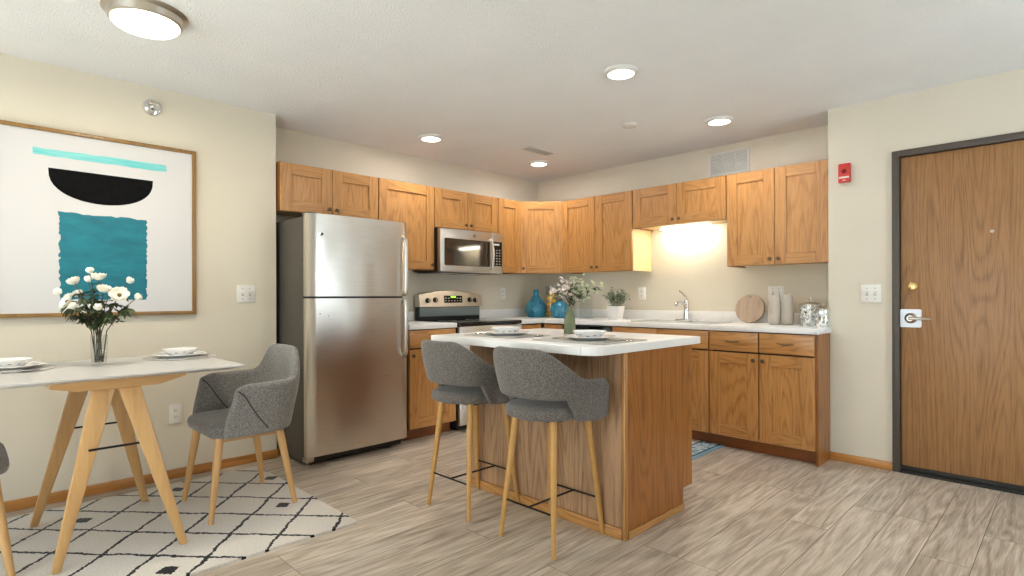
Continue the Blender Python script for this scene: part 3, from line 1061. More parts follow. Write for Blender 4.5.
kp = MB().prism(rrect(W * 0.812, 0.075, W - 0.020, Hm - 0.085, 0.006), 0.3932, 0.3955, 'x').build('keypad', 'blackglass', cp)
b = MB()
for i in range(6):
    for j in range(3):
        b.box((0.3956, W * 0.828 + j * 0.035, 0.09 + i * 0.026), (0.3962, W * 0.828 + j * 0.035 + 0.018, 0.098 + i * 0.026))
b.build('key_marks', 'grille_dark', kp, smooth=0)
MB().box((0.3956, W * 0.835, Hm - 0.120), (0.3963, W * 0.835 + 0.07, Hm - 0.103)).build('clock_display', 'grille', kp, smooth=0)
em = MB().lathe([(0, 0.003), (0.0155, 0.003), (0.017, 0.0015), (0.017, 0), (0, 0)], (0.395, W * 0.52, Hm - 0.050), 26, 0, 'x').build('emblem', 'slot', dr)
MB().lathe([(0.0125, 0.0038), (0.014, 0.0042), (0.0155, 0.0038), (0.014, 0.003), (0.0125, 0.0038)], (0.395, W * 0.52, Hm - 0.050), 26, 0, 'x').build('emblem_ring', 'chrome', em)
fc = bpy.data.curves.new('emblem_lettering', 'FONT')
fc.body = 'GE'
fc.size = 0.016
fc.align_x = 'CENTER'
fc.align_y = 'CENTER'
fc.extrude = 0.0004
fc.materials.append(M['chrome'])
tmp = bpy.data.objects.new('lettering_source', fc)
COL.objects.link(tmp)
bpy.context.view_layer.update()
fm = bpy.data.meshes.new_from_object(tmp.evaluated_get(bpy.context.evaluated_depsgraph_get()))
bpy.data.objects.remove(tmp)
fo = bpy.data.objects.new('emblem_lettering', fm)
COL.objects.link(fo)
fo.parent = em
fo.location = (0.3986, W * 0.52, Hm - 0.050)
fo.rotation_euler = (PI / 2, 0, PI / 2)
b = MB()
for k in range(14):
    b.box((0.06 + k * 0.018, 0.10, -0.001), (0.07 + k * 0.018, 0.3, 0.001)).box((0.06 + k * 0.018, 0.44, -0.001), (0.07 + k * 0.018, 0.64, 0.001))
b.build('grease_filter', 'steel', t, smooth=0)

# ------------------------------------------------------------------ island
IX0, IX1, IY0, IY1 = 1.692, 2.795, -2.460, -1.822
t = thing('kitchen_island', 'oak kitchen island base with daylight-greyed seating side, in the middle of the kitchen', 'island', (IX0, IY0, 0))
W, D = IX1 - IX0, IY1 - IY0
MB().box((0.02, 0.016, 0.10), (W - 0.02, D - 0.021, 0.875)).box((0.02, 0.016, 0), (W - 0.02, D - 0.098, 0.10)).build('body', 'gap', t, smooth=0)
MB().box((0.0, 0.0, 0.052), (W - 0.019, 0.015, 0.875)).build('back_panel', 'daylit_oak', t, smooth=0)  # same oak as the end panel, with the daylight greyness painted in
MB().box((0.0, -0.012, 0.0), (W - 0.013, 0.003, 0.051), 0, 0.003).build('base_trim', 'oak_h', t)
ep = [(0.004, 0.0), (D - 0.096, 0.0), (D - 0.096, 0.115), (D, 0.115), (D, 0.875), (0.004, 0.875)]
MB().prism(ep, W - 0.018, W, 'x').build('end_panel', 'oak_side', t, smooth=0)
MB().prism([(0.016, 0.053), (D - 0.125, 0.053), (D - 0.125, 0.115), (D - 0.022, 0.115), (D - 0.022, 0.875), (0.016, 0.875)], 0.0, 0.018, 'x').build('end_panel', 'oak_side', t, smooth=0)
MB().box((W - 0.012, -0.008, 0.0), (W + 0.004, 0.003, 0.875), 0, 0.002).box((W + 0.0005, 0.004, 0.0), (W + 0.005, 0.014, 0.875), 0, 0.001).build('corner_trim', 'oak', t)
MB().box((W + 0.0005, 0.021, 0.0), (W + 0.008, D - 0.097, 0.036), 0, 0.003).build('side_base_trim', 'oak_y', t)
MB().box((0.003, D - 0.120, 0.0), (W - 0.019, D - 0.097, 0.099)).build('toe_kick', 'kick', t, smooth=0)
for i in range(2):
    # doors on the working side, turned away from the stools
    x0, x1 = 0.02 + i * (W - 0.04) / 2 + 0.003, 0.02 + (i + 1) * (W - 0.04) / 2 - 0.003
    d = MB().box((x0, D - 0.02, 0.12), (x0 + 0.06, D - 0.002, 0.72), 0, 0.002).box((x1 - 0.06, D - 0.02, 0.12), (x1, D - 0.002, 0.72), 0, 0.002).box((x0 + 0.06, D - 0.02, 0.12), (x1 - 0.06, D - 0.002, 0.18), 1, 0.002).box((x0 + 0.06, D - 0.02, 0.66), (x1 - 0.06, D - 0.002, 0.72), 1, 0.002).box((x0 + 0.058, D - 0.018, 0.178), (x1 - 0.058, D - 0.01, 0.662)).build('door', ['oak', 'oak_h'], t)
    MB().box((x0, D - 0.02, 0.735), (x1, D - 0.002, 0.868), 0, 0.002).build('drawer', 'oak_h', t)
t = thing('island_countertop', 'white laminated island countertop with a rounded corner, overhanging the bar stools', 'countertop', (0, 0, 0))
IT = 0.914
pts = []
cx0, cx1, cy0, cy1 = 1.668, 2.832, -2.742, -1.796
r = 0.075
for k in range(9):
    a = R(-90 + 90 * k / 8)
    pts.append((cx1 - r + r * math.cos(a), cy0 + r + r * math.sin(a)))
pts += [(cx1, cy1), (cx0, cy1)]
r2 = 0.02
for k in range(5):
    a = R(180 + 90 * k / 4)
    pts.append((cx0 + r2 + r2 * math.cos(a), cy0 + r2 + r2 * math.sin(a)))
MB().prism(pts, CZ0, IT, 'z', 0, 0.003).build('worktop', 'white_lam', t)
MB().box((cx1 - r + 0.0, cy0 - 0.0006, CZ0 + 0.002), (cx1 - r + 0.0018, cy0 + 0.004, IT - 0.002)).build('edge_seam', 'grille_dark', t, smooth=0)

# ------------------------------------------------------------------ upholstered seats


def path_sampler(pts):
    P = [Vector((p[0], p[1], 0)) for p in pts]
    L = [0]
    for a, c in zip(P, P[1:]):
        L.append(L[-1] + (c - a).length)

    def at(s):
        d = (s + 1) / 2 * L[-1]
        for i in range(len(P) - 1):
            if d <= L[i + 1] + 1e-9:
                f = (d - L[i]) / max(1e-9, L[i + 1] - L[i])
                return P[i].lerp(P[i + 1], f)
        return P[-1]

    def nrm(s):
        d = at(min(1, s + 0.03)) - at(max(-1, s - 0.03))
        d.normalize()
        return Vector((d.y, -d.x, 0))
    return at, nrm


def ushape(hw, yf, yc, yb, n=14, ex=2.5):
    """U in plan from one arm front round the back to the other; back towards -y"""
    pts = [(-hw, yf), (-hw, (yf + yc) / 2)]
    for k in range(2 * n + 1):
        a = PI * k / (2 * n)
        cx, sy = math.cos(a), math.sin(a)
        pts.append((-hw * math.copysign(abs(cx) ** (2 / ex), cx), yc + (yb - yc) * abs(sy) ** (2 / ex)))
    pts += [(hw, (yf + yc) / 2), (hw, yf)]
    return pts


def shell(at, nrm, ztop, zbot, th, taper, ns=56, nw=8, lean=None):
    """closed padded shell following the plan path"""
    b = MB()
    bm = b.bm
    secs = []
    for i in range(ns + 1):
        s = -1 + 2 * i / ns
        p, nn = at(s), nrm(s)
        z0, z1 = zbot(s), ztop(s)
        sec = []
        for j in range(nw + 1):
            wv = j / nw
            z = z0 + (z1 - z0) * wv
            k = taper(z, s)
            q = Vector((p.x * k, p.y * k, z))
            if lean:
                q += lean(s, z)
            sec.append(q + nn * th / 2)
        for j in range(nw, -1, -1):
            wv = j / nw
            z = z0 + (z1 - z0) * wv
            k = taper(z, s)
            q = Vector((p.x * k, p.y * k, z))
            if lean:
                q += lean(s, z)
            sec.append(q - nn * th / 2)
        secs.append([bm.verts.new(v) for v in sec])
    m = len(secs[0])
    for A_, B_ in zip(secs, secs[1:]):
        for j in range(m):
            bm.faces.new((A_[j], A_[(j + 1) % m], B_[(j + 1) % m], B_[j]))
    half = nw + 1
    for sec in (secs[0], secs[-1]):
        for j in range(nw):
            bm.faces.new((sec[j], sec[j + 1], sec[m - 2 - j], sec[m - 1 - j]))
    return b


def pad(b, x0, y0, x1, y1, z0, z1, r, crown=0.0, n=6):
    """cushion with rounded plan, soft edges"""
    levels = [(z0, 0.86), (z0 + (z1 - z0) * 0.15, 0.97), (z0 + (z1 - z0) * 0.5, 1.0), (z0 + (z1 - z0) * 0.82, 0.98), (z1, 0.90), (z1 + crown * 0.6, 0.6), (z1 + crown, 0.25)]
    base_ = rrect(x0, y0, x1, y1, r, n)
    cx, cy = (x0 + x1) / 2, (y0 + y1) / 2
    rings = [[b.bm.verts.new((cx + (px_ - cx) * k, cy + (py_ - cy) * k, z)) for px_, py_ in base_] for z, k in levels]
    m = len(base_)
    for A_, B_ in zip(rings, rings[1:]):
        for k in range(m):
            b.bm.faces.new((A_[k], A_[(k + 1) % m], B_[(k + 1) % m], B_[k]))
    b.bm.faces.new(rings[0][::-1])
    b.bm.faces.new(rings[-1])
    return b


def bar_stool(label, loc):
    t = thing('bar_stool', label, 'stool', loc, 0, 'grey bar stools at the island')
    pad(MB(), -0.176, -0.246, 0.200, 0.165, 0.580, 0.640, 0.178, 0.012).build('seat', 'fabric', t, smooth=180, sub=1)
    at, nrm = path_sampler(ushape(0.228, 0.115, -0.05, -0.262, ex=2.4))
    zt = lambda s: 0.765 + 0.143 * (1 - sstep(0.20, 0.74, abs(s))) - 0.03 * sstep(0.93, 1.0, abs(s))
    zb = lambda s: 0.680 - 0.104 * sstep(0.50, 0.64, abs(s)) + 0.03 * sstep(0.94, 1.0, abs(s))
    shell(at, nrm, zt, zb, 0.036, lambda z, s: 1.0 - 0.03 * (1 - sstep(0.58, 0.8, z)) - 0.15 * (1 - sstep(0.60, 0.88, z)) * (1 - sstep(0.66, 0.86, abs(s)))).build('backrest', 'fabric', t, smooth=180, sub=2, loc=(0.012, 0, 0))
    legs = {}
    for sx in (-1, 1):
        for sy in (-1, 1):
            topp, foot = Vector((sx * 0.115, sy * 0.12, 0.592)), Vector((sx * 0.166, sy * 0.178, 0.0))
            MB().tube([foot, foot.lerp(topp, 0.55), topp], [0.0105, 0.015, 0.018], 14).build('leg', 'stool_leg', t)
            legs[sx, sy] = (foot, topp)
    b = MB()
    at_ = lambda k, z: legs[k][0].lerp(legs[k][1], z / 0.592)
    for sy in (-1, 1):
        b.tube([at_((-1, sy), 0.175), at_((1, sy), 0.175)], 0.0048, 8)
    m0, m1 = (at_((-1, -1), 0.175) + at_((1, -1), 0.175)) / 2, (at_((-1, 1), 0.175) + at_((1, 1), 0.175)) / 2
    b.tube([m0, m1], 0.0048, 8)
    b.build('footrest', 'rod', t)
    b = MB().box((-0.13, -0.135, 0.568), (0.13, 0.135, 0.584), 0, 0.006)
    b.build('seat_plate', 'black', t)
    return t


bar_stool('grey bar stool in front of the island, nearer the refrigerator', (1.945, -2.652, 0))
bar_stool('grey bar stool in front of the island, nearer its oak end panel', (2.512, -2.652, 0))

RUGZ = 0.0125


def dining_chair(label, loc, rz):
    t = thing('dining_chair', label, 'chair', loc, rz, 'grey dining armchairs')
    # local: seat faces -y
    pad(MB(), -0.262, -0.212, 0.262, 0.185, 0.402, 0.478, 0.10, 0.012).build('seat', 'fabric2', t, smooth=180, sub=1)
    raw = ushape(0.290, 0.110, 0.0, -0.235, ex=3.2)
    at, nrm = path_sampler([(-x, -y) for x, y in raw])
    zt = lambda s: 0.682 + 0.155 * (1 - sstep(0.27, 0.53, abs(s))) - 0.02 * sstep(0.9, 1, abs(s)) + 0.012 * (1 - abs(s))
    zb = lambda s: 0.412 + 0.0 * s

    def taper(z, s):
        return 0.90 + 0.10 * sstep(0.40, 0.68, z) - 0.07 * sstep(0.68, 0.86, z)

    def lean(s, z):
        k = sstep(0.55, 1.0, abs(s))
        # the arm fronts rake backwards going up, the back rakes out
        return Vector((0, -0.062 * k * (1 - sstep(0.42, 0.70, z)) + (1 - k) * 0.035 * (z - 0.45) / 0.4, 0))
    sh = shell(at, nrm, zt, zb, 0.044, taper, lean=lean).build('backrest', 'fabric2', t, smooth=180, sub=2)
    for side in (-1, 1):
        for io in (1, -1):
            pts = []
            for k in range(15):
                f = k / 14
                s = side * (0.985 - 0.30 * f)
                z = zt(s) - 0.012 - (zt(s) - 0.03 - 0.425) * f
                p, nn = at(s), nrm(s)
                kk = taper(z, s)
                q = Vector((p.x * kk, p.y * kk, z)) + lean(s, z) + nn * (0.0205 * io)
                pts.append(q)
            MB().tube(pts, 0.0036, 6).build('piping', 'piping', sh)
    for sx in (-1, 1):
        for sy in (-1, 1):
            topp, foot = Vector((sx * 0.178, sy * 0.150 - 0.005, 0.412)), Vector((sx * 0.228, sy * 0.211, 0.0))
            MB().tube([foot, foot.lerp(topp, 0.6), topp], [0.013, 0.0185, 0.022], 14).build('leg', 'beech', t)
    b = MB()
    for sy in (-1, 1):
        b.box((-0.17, sy * 0.148 - 0.012, 0.382), (0.17, sy * 0.148 + 0.012, 0.408), 0, 0.003)
    for sx in (-1, 1):
        b.box((sx * 0.176 - 0.011, -0.14, 0.382), (sx * 0.176 + 0.011, 0.14, 0.408), 0, 0.003)
    b.build('seat_frame', 'beech_y', t)
    return t


dining_chair('grey dining armchair standing on the rug beside the refrigerator', (1.031, -3.557, RUGZ), 0)
dining_chair('grey dining armchair at the opposite table end, cut off by the photo edge', (1.031, -4.712, RUGZ), PI)

# ------------------------------------------------------------------ dining table
TZ = 0.806
t = thing('dining_table', 'white-topped dining table on splayed pale oak legs', 'table', (0, 0, 0))
MB().prism(rrect(0.605, -4.640, 1.445, -3.664, 0.012), TZ - 0.006, TZ, 'z').hexa([(0.665, -4.58, TZ - 0.022), (1.385, -4.58, TZ - 0.022), (1.385, -3.724, TZ - 0.022), (0.665, -3.724, TZ - 0.022), (0.607, -4.638, TZ - 0.006), (1.443, -4.638, TZ - 0.006), (1.443, -3.666, TZ - 0.006), (0.607, -3.666, TZ - 0.006)]).build('tabletop', 'table_top', t)
z1 = TZ - 0.0225
xa, xb_ = 0.69, 1.355
b = MB()
prof = [(-4.39, z1), (-4.39, z1 - 0.022), (-4.30, z1 - 0.042), (-4.01, z1 - 0.042), (-3.90, z1 - 0.012), (-3.90, z1)]
b.prism(prof, xa, xb_, 'x', 0)
b.build('leg_plate', 'beech_y', t, smooth=0)


def tleg(foot, top, wt, wf, tx):
    """flat tapered leg, wide face towards +x"""
    f, p = Vector(foot), Vector(top)
    c8 = []
    for q, wd, th in ((f, wf, 0.026), (p, wt, tx)):
        c8 += [(q.x - th / 2, q.y - wd / 2, q.z), (q.x + th / 2, q.y - wd / 2, q.z), (q.x + th / 2, q.y + wd / 2, q.z), (q.x - th / 2, q.y + wd / 2, q.z)]
    MB().hexa(c8, 0, 0.006).build('leg', 'beech', t)


zt_ = z1 - 0.042
tleg((1.345, -4.372, RUGZ), (1.315, -4.207, zt_), 0.083, 0.032, 0.040)
tleg((1.405, -3.925, RUGZ), (1.315, -4.115, zt_), 0.083, 0.032, 0.040)
tleg((0.675, -4.390, RUGZ), (0.735, -4.200, zt_), 0.083, 0.032, 0.040)
tleg((0.655, -3.922, RUGZ), (0.735, -4.085, zt_), 0.083, 0.032, 0.040)
for xx, zz in ((1.345, 0.49), (0.705, 0.475)):
    yl = -4.375 + (zz / zt_) * 0.168
    yr = -3.925 - (zz / zt_) * 0.182
    MB().tube([(xx, yl, zz), (xx, yr, zz)], 0.005, 8).build('stretcher_rod', 'rod', t)

# ------------------------------------------------------------------ rugs
tag(MB().prism(rrect(0.44, -5.15, 1.735, -3.235, 0.01), 0.001, 0.012, 'z', 0, 0.003).build('area_rug', 'rug'), 'cream rug with black diamond lattice under the dining table', 'rug')
tag(MB().box((1.62, -1.14, 0.001), (2.40, -0.545, 0.009), 0, 0.002).build('kitchen_mat', 'rug2'), 'blue bordered mat on the floor before the sink cabinets', 'rug')

# ------------------------------------------------------------------ wall art and wall fittings
t = thing('framed_artwork', 'large framed abstract print with aqua, black and teal shapes above the dining table', 'picture', (XD, -4.051, 1.0265))
W2, HA = 0.481, 1.036
b = MB()
for y0_, y1_ in ((-W2, -W2 + 0.021), (W2 - 0.021, W2)):
    b.box((0.001, y0_, 0), (0.032, y1_, HA), 0, 0.001)
for z0_, z1_ in ((0, 0.021), (HA - 0.021, HA)):
    b.box((0.001, -W2 + 0.021, z0_), (0.032, W2 - 0.021, z1_), 0, 0.001)
b.build('frame', 'frame_wood', t)
b = MB().box((0.002, -W2 + 0.021, 0.021), (0.020, W2 - 0.021, HA - 0.021), 0)
rr = random.Random(3)


def ragged(p, q, n, amp):
    return [(p[0] + (q[0] - p[0]) * k / n + rr.uniform(-amp, amp), p[1] + (q[1] - p[1]) * k / n + rr.uniform(-amp, amp)) for k in range(n)]


def shape(corners, amps, mi):
    pts = []
    for (p, q), (n, a_) in zip(zip(corners, corners[1:] + corners[:1]), amps):
        pts += ragged(p, q, n, a_)
    vs = [b.bm.verts.new((0.0206, y, z)) for y, z in pts]
    fc_ = b.bm.faces.new(vs)
    fc_.material_index = mi


zo = -1.0265
shape([(-0.311, 1.911 + zo), (0.318, 1.907 + zo), (0.316, 1.950 + zo), (-0.311, 1.947 + zo)], [(14, 0.002), (5, 0.006), (14, 0.002), (4, 0.003)], 1)
arc = [(-0.248, 1.846 + zo)] + [(0.0 - 0.247 * math.cos(PI * k / 22), 1.838 + zo - 0.170 * math.sin(PI * k / 22) ** 0.8) for k in range(23)] + [(0.246, 1.842 + zo)]
vs = [b.bm.verts.new((0.0206, y, z)) for y, z in arc]
b.bm.faces.new(vs).material_index = 2
shape([(-0.198, 1.122 + zo), (0.213, 1.118 + zo), (0.214, 1.600 + zo), (-0.200, 1.608 + zo)], [(16, 0.004), (36, 0.006), (16, 0.005), (36, 0.007)], 3)
b.build('print', ['canvas', 'paint_aqua', 'paint_black', 'paint_teal'], t, smooth=0, recalc=False)

t = thing('wall_sprinkler', 'round chrome fire sprinkler high on the dining wall', 'sprinkler', (XD, -3.804, 2.294))
MB().lathe([(0, 0.016), (0.032, 0.016), (0.048, 0.010), (0.052, 0.001), (0, 0.001)], (0, 0, 0), 28, 0, 'x').build('escutcheon', 'chrome', t)
MB().lathe([(0, 0.05), (0.010, 0.05), (0.012, 0.03), (0.018, 0.022), (0.018, 0.0165), (0, 0.0165)], (0, 0, 0), 18, 0, 'x').build('body', 'chrome', t)
MB().box((0.052, -0.026, 0.004), (0.056, 0.026, 0.026), 0, 0.001).box((0.02, -0.022, 0.020), (0.062, 0.026, 0.024), 0, 0.001).build('deflector', 'nickel', t)


def plate_part(t, w_, h_, ax='y'):
    return MB().prism(rrect(-w_ / 2, -h_ / 2, w_ / 2, h_ / 2, 0.006), -0.007, -0.0005, 'y', 0, 0.0015).build('cover_plate', 'ivory', t)


def switch2(label, loc, rz, n=2, w_=0.118, group='white wall switches'):
    t = thing('light_switch', label, 'switch', loc, rz, group)
    plate_part(t, w_, 0.118)
    for k in range(n):
        x = (k - (n - 1) / 2) * 0.046
        MB().hexa([(x - 0.005, -0.008, -0.011), (x + 0.005, -0.008, -0.011), (x + 0.005, -0.0065, -0.011), (x - 0.005, -0.0065, -0.011), (x - 0.005, -0.020, 0.010), (x + 0.005, -0.020, 0.010), (x + 0.005, -0.0065, 0.013), (x - 0.005, -0.0065, 0.013)], 0, 0.001).build('toggle', 'slot' if False else 'ivory', t)
        MB().box((x - 0.0065, -0.0076, -0.013), (x + 0.0065, -0.0069, 0.014)).cyl((x, -0.0082, 0.035), (x, -0.0066, 0.035), 0.0032, n=10).cyl((x, -0.0082, -0.035), (x, -0.0066, -0.035), 0.0032, n=10).build('slot', 'slot', t, smooth=0)
    return t


def outlet(label, loc, rz):
    t = thing('wall_outlet', label, 'outlet', loc, rz, 'white wall outlets')
    plate_part(t, 0.074, 0.120)
    for zz in (0.021, -0.021):
        r_ = MB().prism(rrect(-0.0165, zz - 0.014, 0.0165, zz + 0.014, 0.008), -0.0085, -0.0068, 'y').build('receptacle', 'ivory', t)
        MB().box((-0.008, -0.0092, zz - 0.002), (-0.005, -0.0084, zz + 0.008)).box((0.005, -0.0092, zz - 0.002), (0.008, -0.0084, zz + 0.006)).cyl((0, -0.0092, zz - 0.008), (0, -0.0084, zz - 0.008), 0.0028, n=10).build('slots', 'slot', r_, smooth=0)
    return t


switch2('white double toggle switch on the dining wall beside the refrigerator', (XD, -3.257, 1.156), A)
switch2('white double toggle switch on the wall beside the entry door', (3.311, YD, 1.146), 0)
switch2('white double switch plate low behind the two taupe vases', (2.575, 0, 1.152), 0)
outlet('white outlet low on the dining wall under the table edge', (XD, -3.681, 0.404), A)
outlet('white outlet above the counter between the range and the blue vase', (0, -0.563, 1.165), A)
outlet('white outlet above the counter beside the potted plant', (1.342, 0, 1.158), 0)

t = thing('fire_alarm', 'small red fire alarm station on the wall above the double switch', 'fire alarm', (3.160, YD, 1.965))
MB().box((-0.036, -0.026, -0.064), (0.036, -0.001, 0.064), 0, 0.004).build('housing', 'red', t)
MB().lathe([(0, 0.010), (0.008, 0.009), (0.014, 0.004), (0.015, 0), (0, 0)], (0.0, -0.0262, 0.012), 18, 0, '-y').build('lens', 'darkred', t)
MB().box((-0.030, -0.0272, -0.036), (0.030, -0.0262, -0.024)).build('label_strip', 'ivory', t, smooth=0)
MB().box((-0.010, -0.0272, -0.054), (0.010, -0.0262, -0.044)).build('label_mark', plain('alarm_print', (236, 150, 130), 0.5), t, smooth=0)

t = thing('return_air_grille', 'white air grille with three louvred panels high on the wall behind the cabinets', 'air vent', (2.194, 0, 2.262))
b = MB()
gw, gh = 0.176, 0.100
for x0_, x1_ in ((-gw, -gw + 0.018), (-0.060, -0.052), (0.052, 0.060), (gw - 0.018, gw)):
    b.box((x0_, -0.010, -gh), (x1_, -0.001, gh), 0, 0.001)
b.box((-gw + 0.018, -0.010, gh - 0.018), (gw - 0.018, -0.001, gh), 0, 0.001).box((-gw + 0.018, -0.010, -gh), (gw - 0.018, -0.001, -gh + 0.018), 0, 0.001)
b.build('frame', 'grille', t)
b = MB().box((-gw + 0.01, -0.0022, -gh + 0.01), (gw - 0.01, -0.0012, gh - 0.01), 1)
for k in range(13):
    z = -gh + 0.024 + k * 0.0125
    for x0_, x1_ in ((-gw + 0.018, -0.060), (-0.052, 0.052), (0.060, gw - 0.018)):
        b.hexa([(x0_, -0.009, z - 0.003), (x1_, -0.009, z - 0.003), (x1_, -0.003, z + 0.003), (x0_, -0.003, z + 0.003), (x0_, -0.009, z - 0.001), (x1_, -0.009, z - 0.001), (x1_, -0.003, z + 0.005), (x0_, -0.003, z + 0.005)])
b.build('louvres', ['grille', 'grille_dark'], t, smooth=0)

t = thing('ceiling_register', 'white slotted air register in the ceiling near the corner', 'air vent', (0.925, -1.005, H))
b = MB()
for x0_, x1_ in ((-0.062, -0.046), (0.046, 0.062)):
    b.box((x0_, -0.17, -0.007), (x1_, 0.17, -0.0005), 0, 0.002)
for y0_, y1_ in ((-0.17, -0.154), (0.154, 0.17)):
    b.box((-0.046, y0_, -0.007), (0.046, y1_, -0.0005), 0, 0.002)
b.build('frame', 'grille', t)
b = MB().box((-0.046, -0.154, -0.0015), (0.046, 0.154, -0.0006), 1)
for k in range(7):
    x = -0.039 + k * 0.013
    b.hexa([(x - 0.003, -0.154, -0.008), (x - 0.002, -0.154, -0.008), (x - 0.002, 0.154, -0.008), (x - 0.003, 0.154, -0.008), (x + 0.003, -0.154, -0.002), (x + 0.004, -0.154, -0.002), (x + 0.004, 0.154, -0.002), (x + 0.003, 0.154, -0.002)])
b.build('louvres', [plain('register_slats', (176, 173, 166), 0.5), 'slot'], t, smooth=0)
t = thing('smoke_detector', 'flat round white smoke detector on the ceiling between the lights', 'smoke detector', (1.913, -1.075, H))
MB().lathe([(0.056, -0.0005), (0.058, -0.006), (0.050, -0.016), (0, -0.018)], (0, 0, 0), 30).lathe([(0, -0.0005), (0.056, -0.0005)], (0, 0, 0), 30).build('housing', 'grille', t)
MB().lathe([(0.040, -0.0172), (0.042, -0.0190), (0.044, -0.0172)], (0, 0, 0), 30).build('ring', 'grille_dark', t)

labs = ['round ceiling light nearest above the island', 'round ceiling light above the refrigerator and range side', 'round ceiling light in front of the cabinets over the sink', 'round ceiling light close to the ceiling register in the corner']
for (x, y), lb in zip(REC, labs):
    t = thing('recessed_light', lb, 'ceiling light', (x, y, H), 0, 'round kitchen ceiling lights')
    MB().lathe([(0.074, -0.021), (0.080, -0.022), (0.094, -0.012), (0.098, -0.0005), (0.074, -0.0005)], (0, 0, 0), 40).build('trim_ring', 'grille', t)
    MB().lathe([(0, -0.024), (0.050, -0.0235), (0.073, -0.020), (0.073, -0.010), (0, -0.010)], (0, 0, 0), 40).build('lens', 'lens', t)
t = thing('flush_ceiling_light', 'large round flush ceiling light with nickel base above the dining table', 'ceiling light', (1.300, -4.045, H))
MB().lathe([(0, -0.0005), (0.166, -0.0005), (0.168, -0.006), (0.158, -0.012), (0.150, -0.016), (0.144, -0.044), (0.138, -0.048), (0, -0.048)], (0, 0, 0), 56).build('base', 'nickel', t)
MB().lathe([(0.134, -0.049), (0.134, -0.052), (0.122, -0.064), (0.090, -0.075), (0.05, -0.081), (0, -0.083)], (0, 0, 0), 56).build('diffuser', 'lens', t)

# ------------------------------------------------------------------ table settings


def dish_profile(r, h):
    return [(0, 0.0), (r * 0.60, 0.0), (r * 0.64, 0.003), (r * 0.97, h), (r, h + 0.001), (r * 0.985, h + 0.0035), (r * 0.62, 0.006), (0, 0.0055)]


def ink(parent, r0, r1, zf, n, seed):
    """grey leaf sprigs printed round the rim"""
    q = random.Random(seed)
    b = MB()
    for k in range(n):
        a0 = 2 * PI * k / n + q.uniform(-0.1, 0.1)
        for j in range(5):
            a = a0 + (j - 2) * 0.075
            r = q.uniform(r0, r1)
            d = Vector((math.cos(a), math.sin(a), 0))
            e = Vector((-d.y, d.x, 0)) * (1 if j % 2 else -1) + d * 0.7
            e.normalize()
            s_ = Vector((-e.y, e.x, 0))
            c_ = d * r
            L_, w_ = 0.008, 0.0028
            P = [c_ - e * L_, c_ + s_ * w_, c_ + e * L_, c_ - s_ * w_]
            b.bm.faces.new([b.bm.verts.new((p.x, p.y, zf(p.length))) for p in P])
    return b.build('leaf_print', 'china_ink', parent, smooth=0)


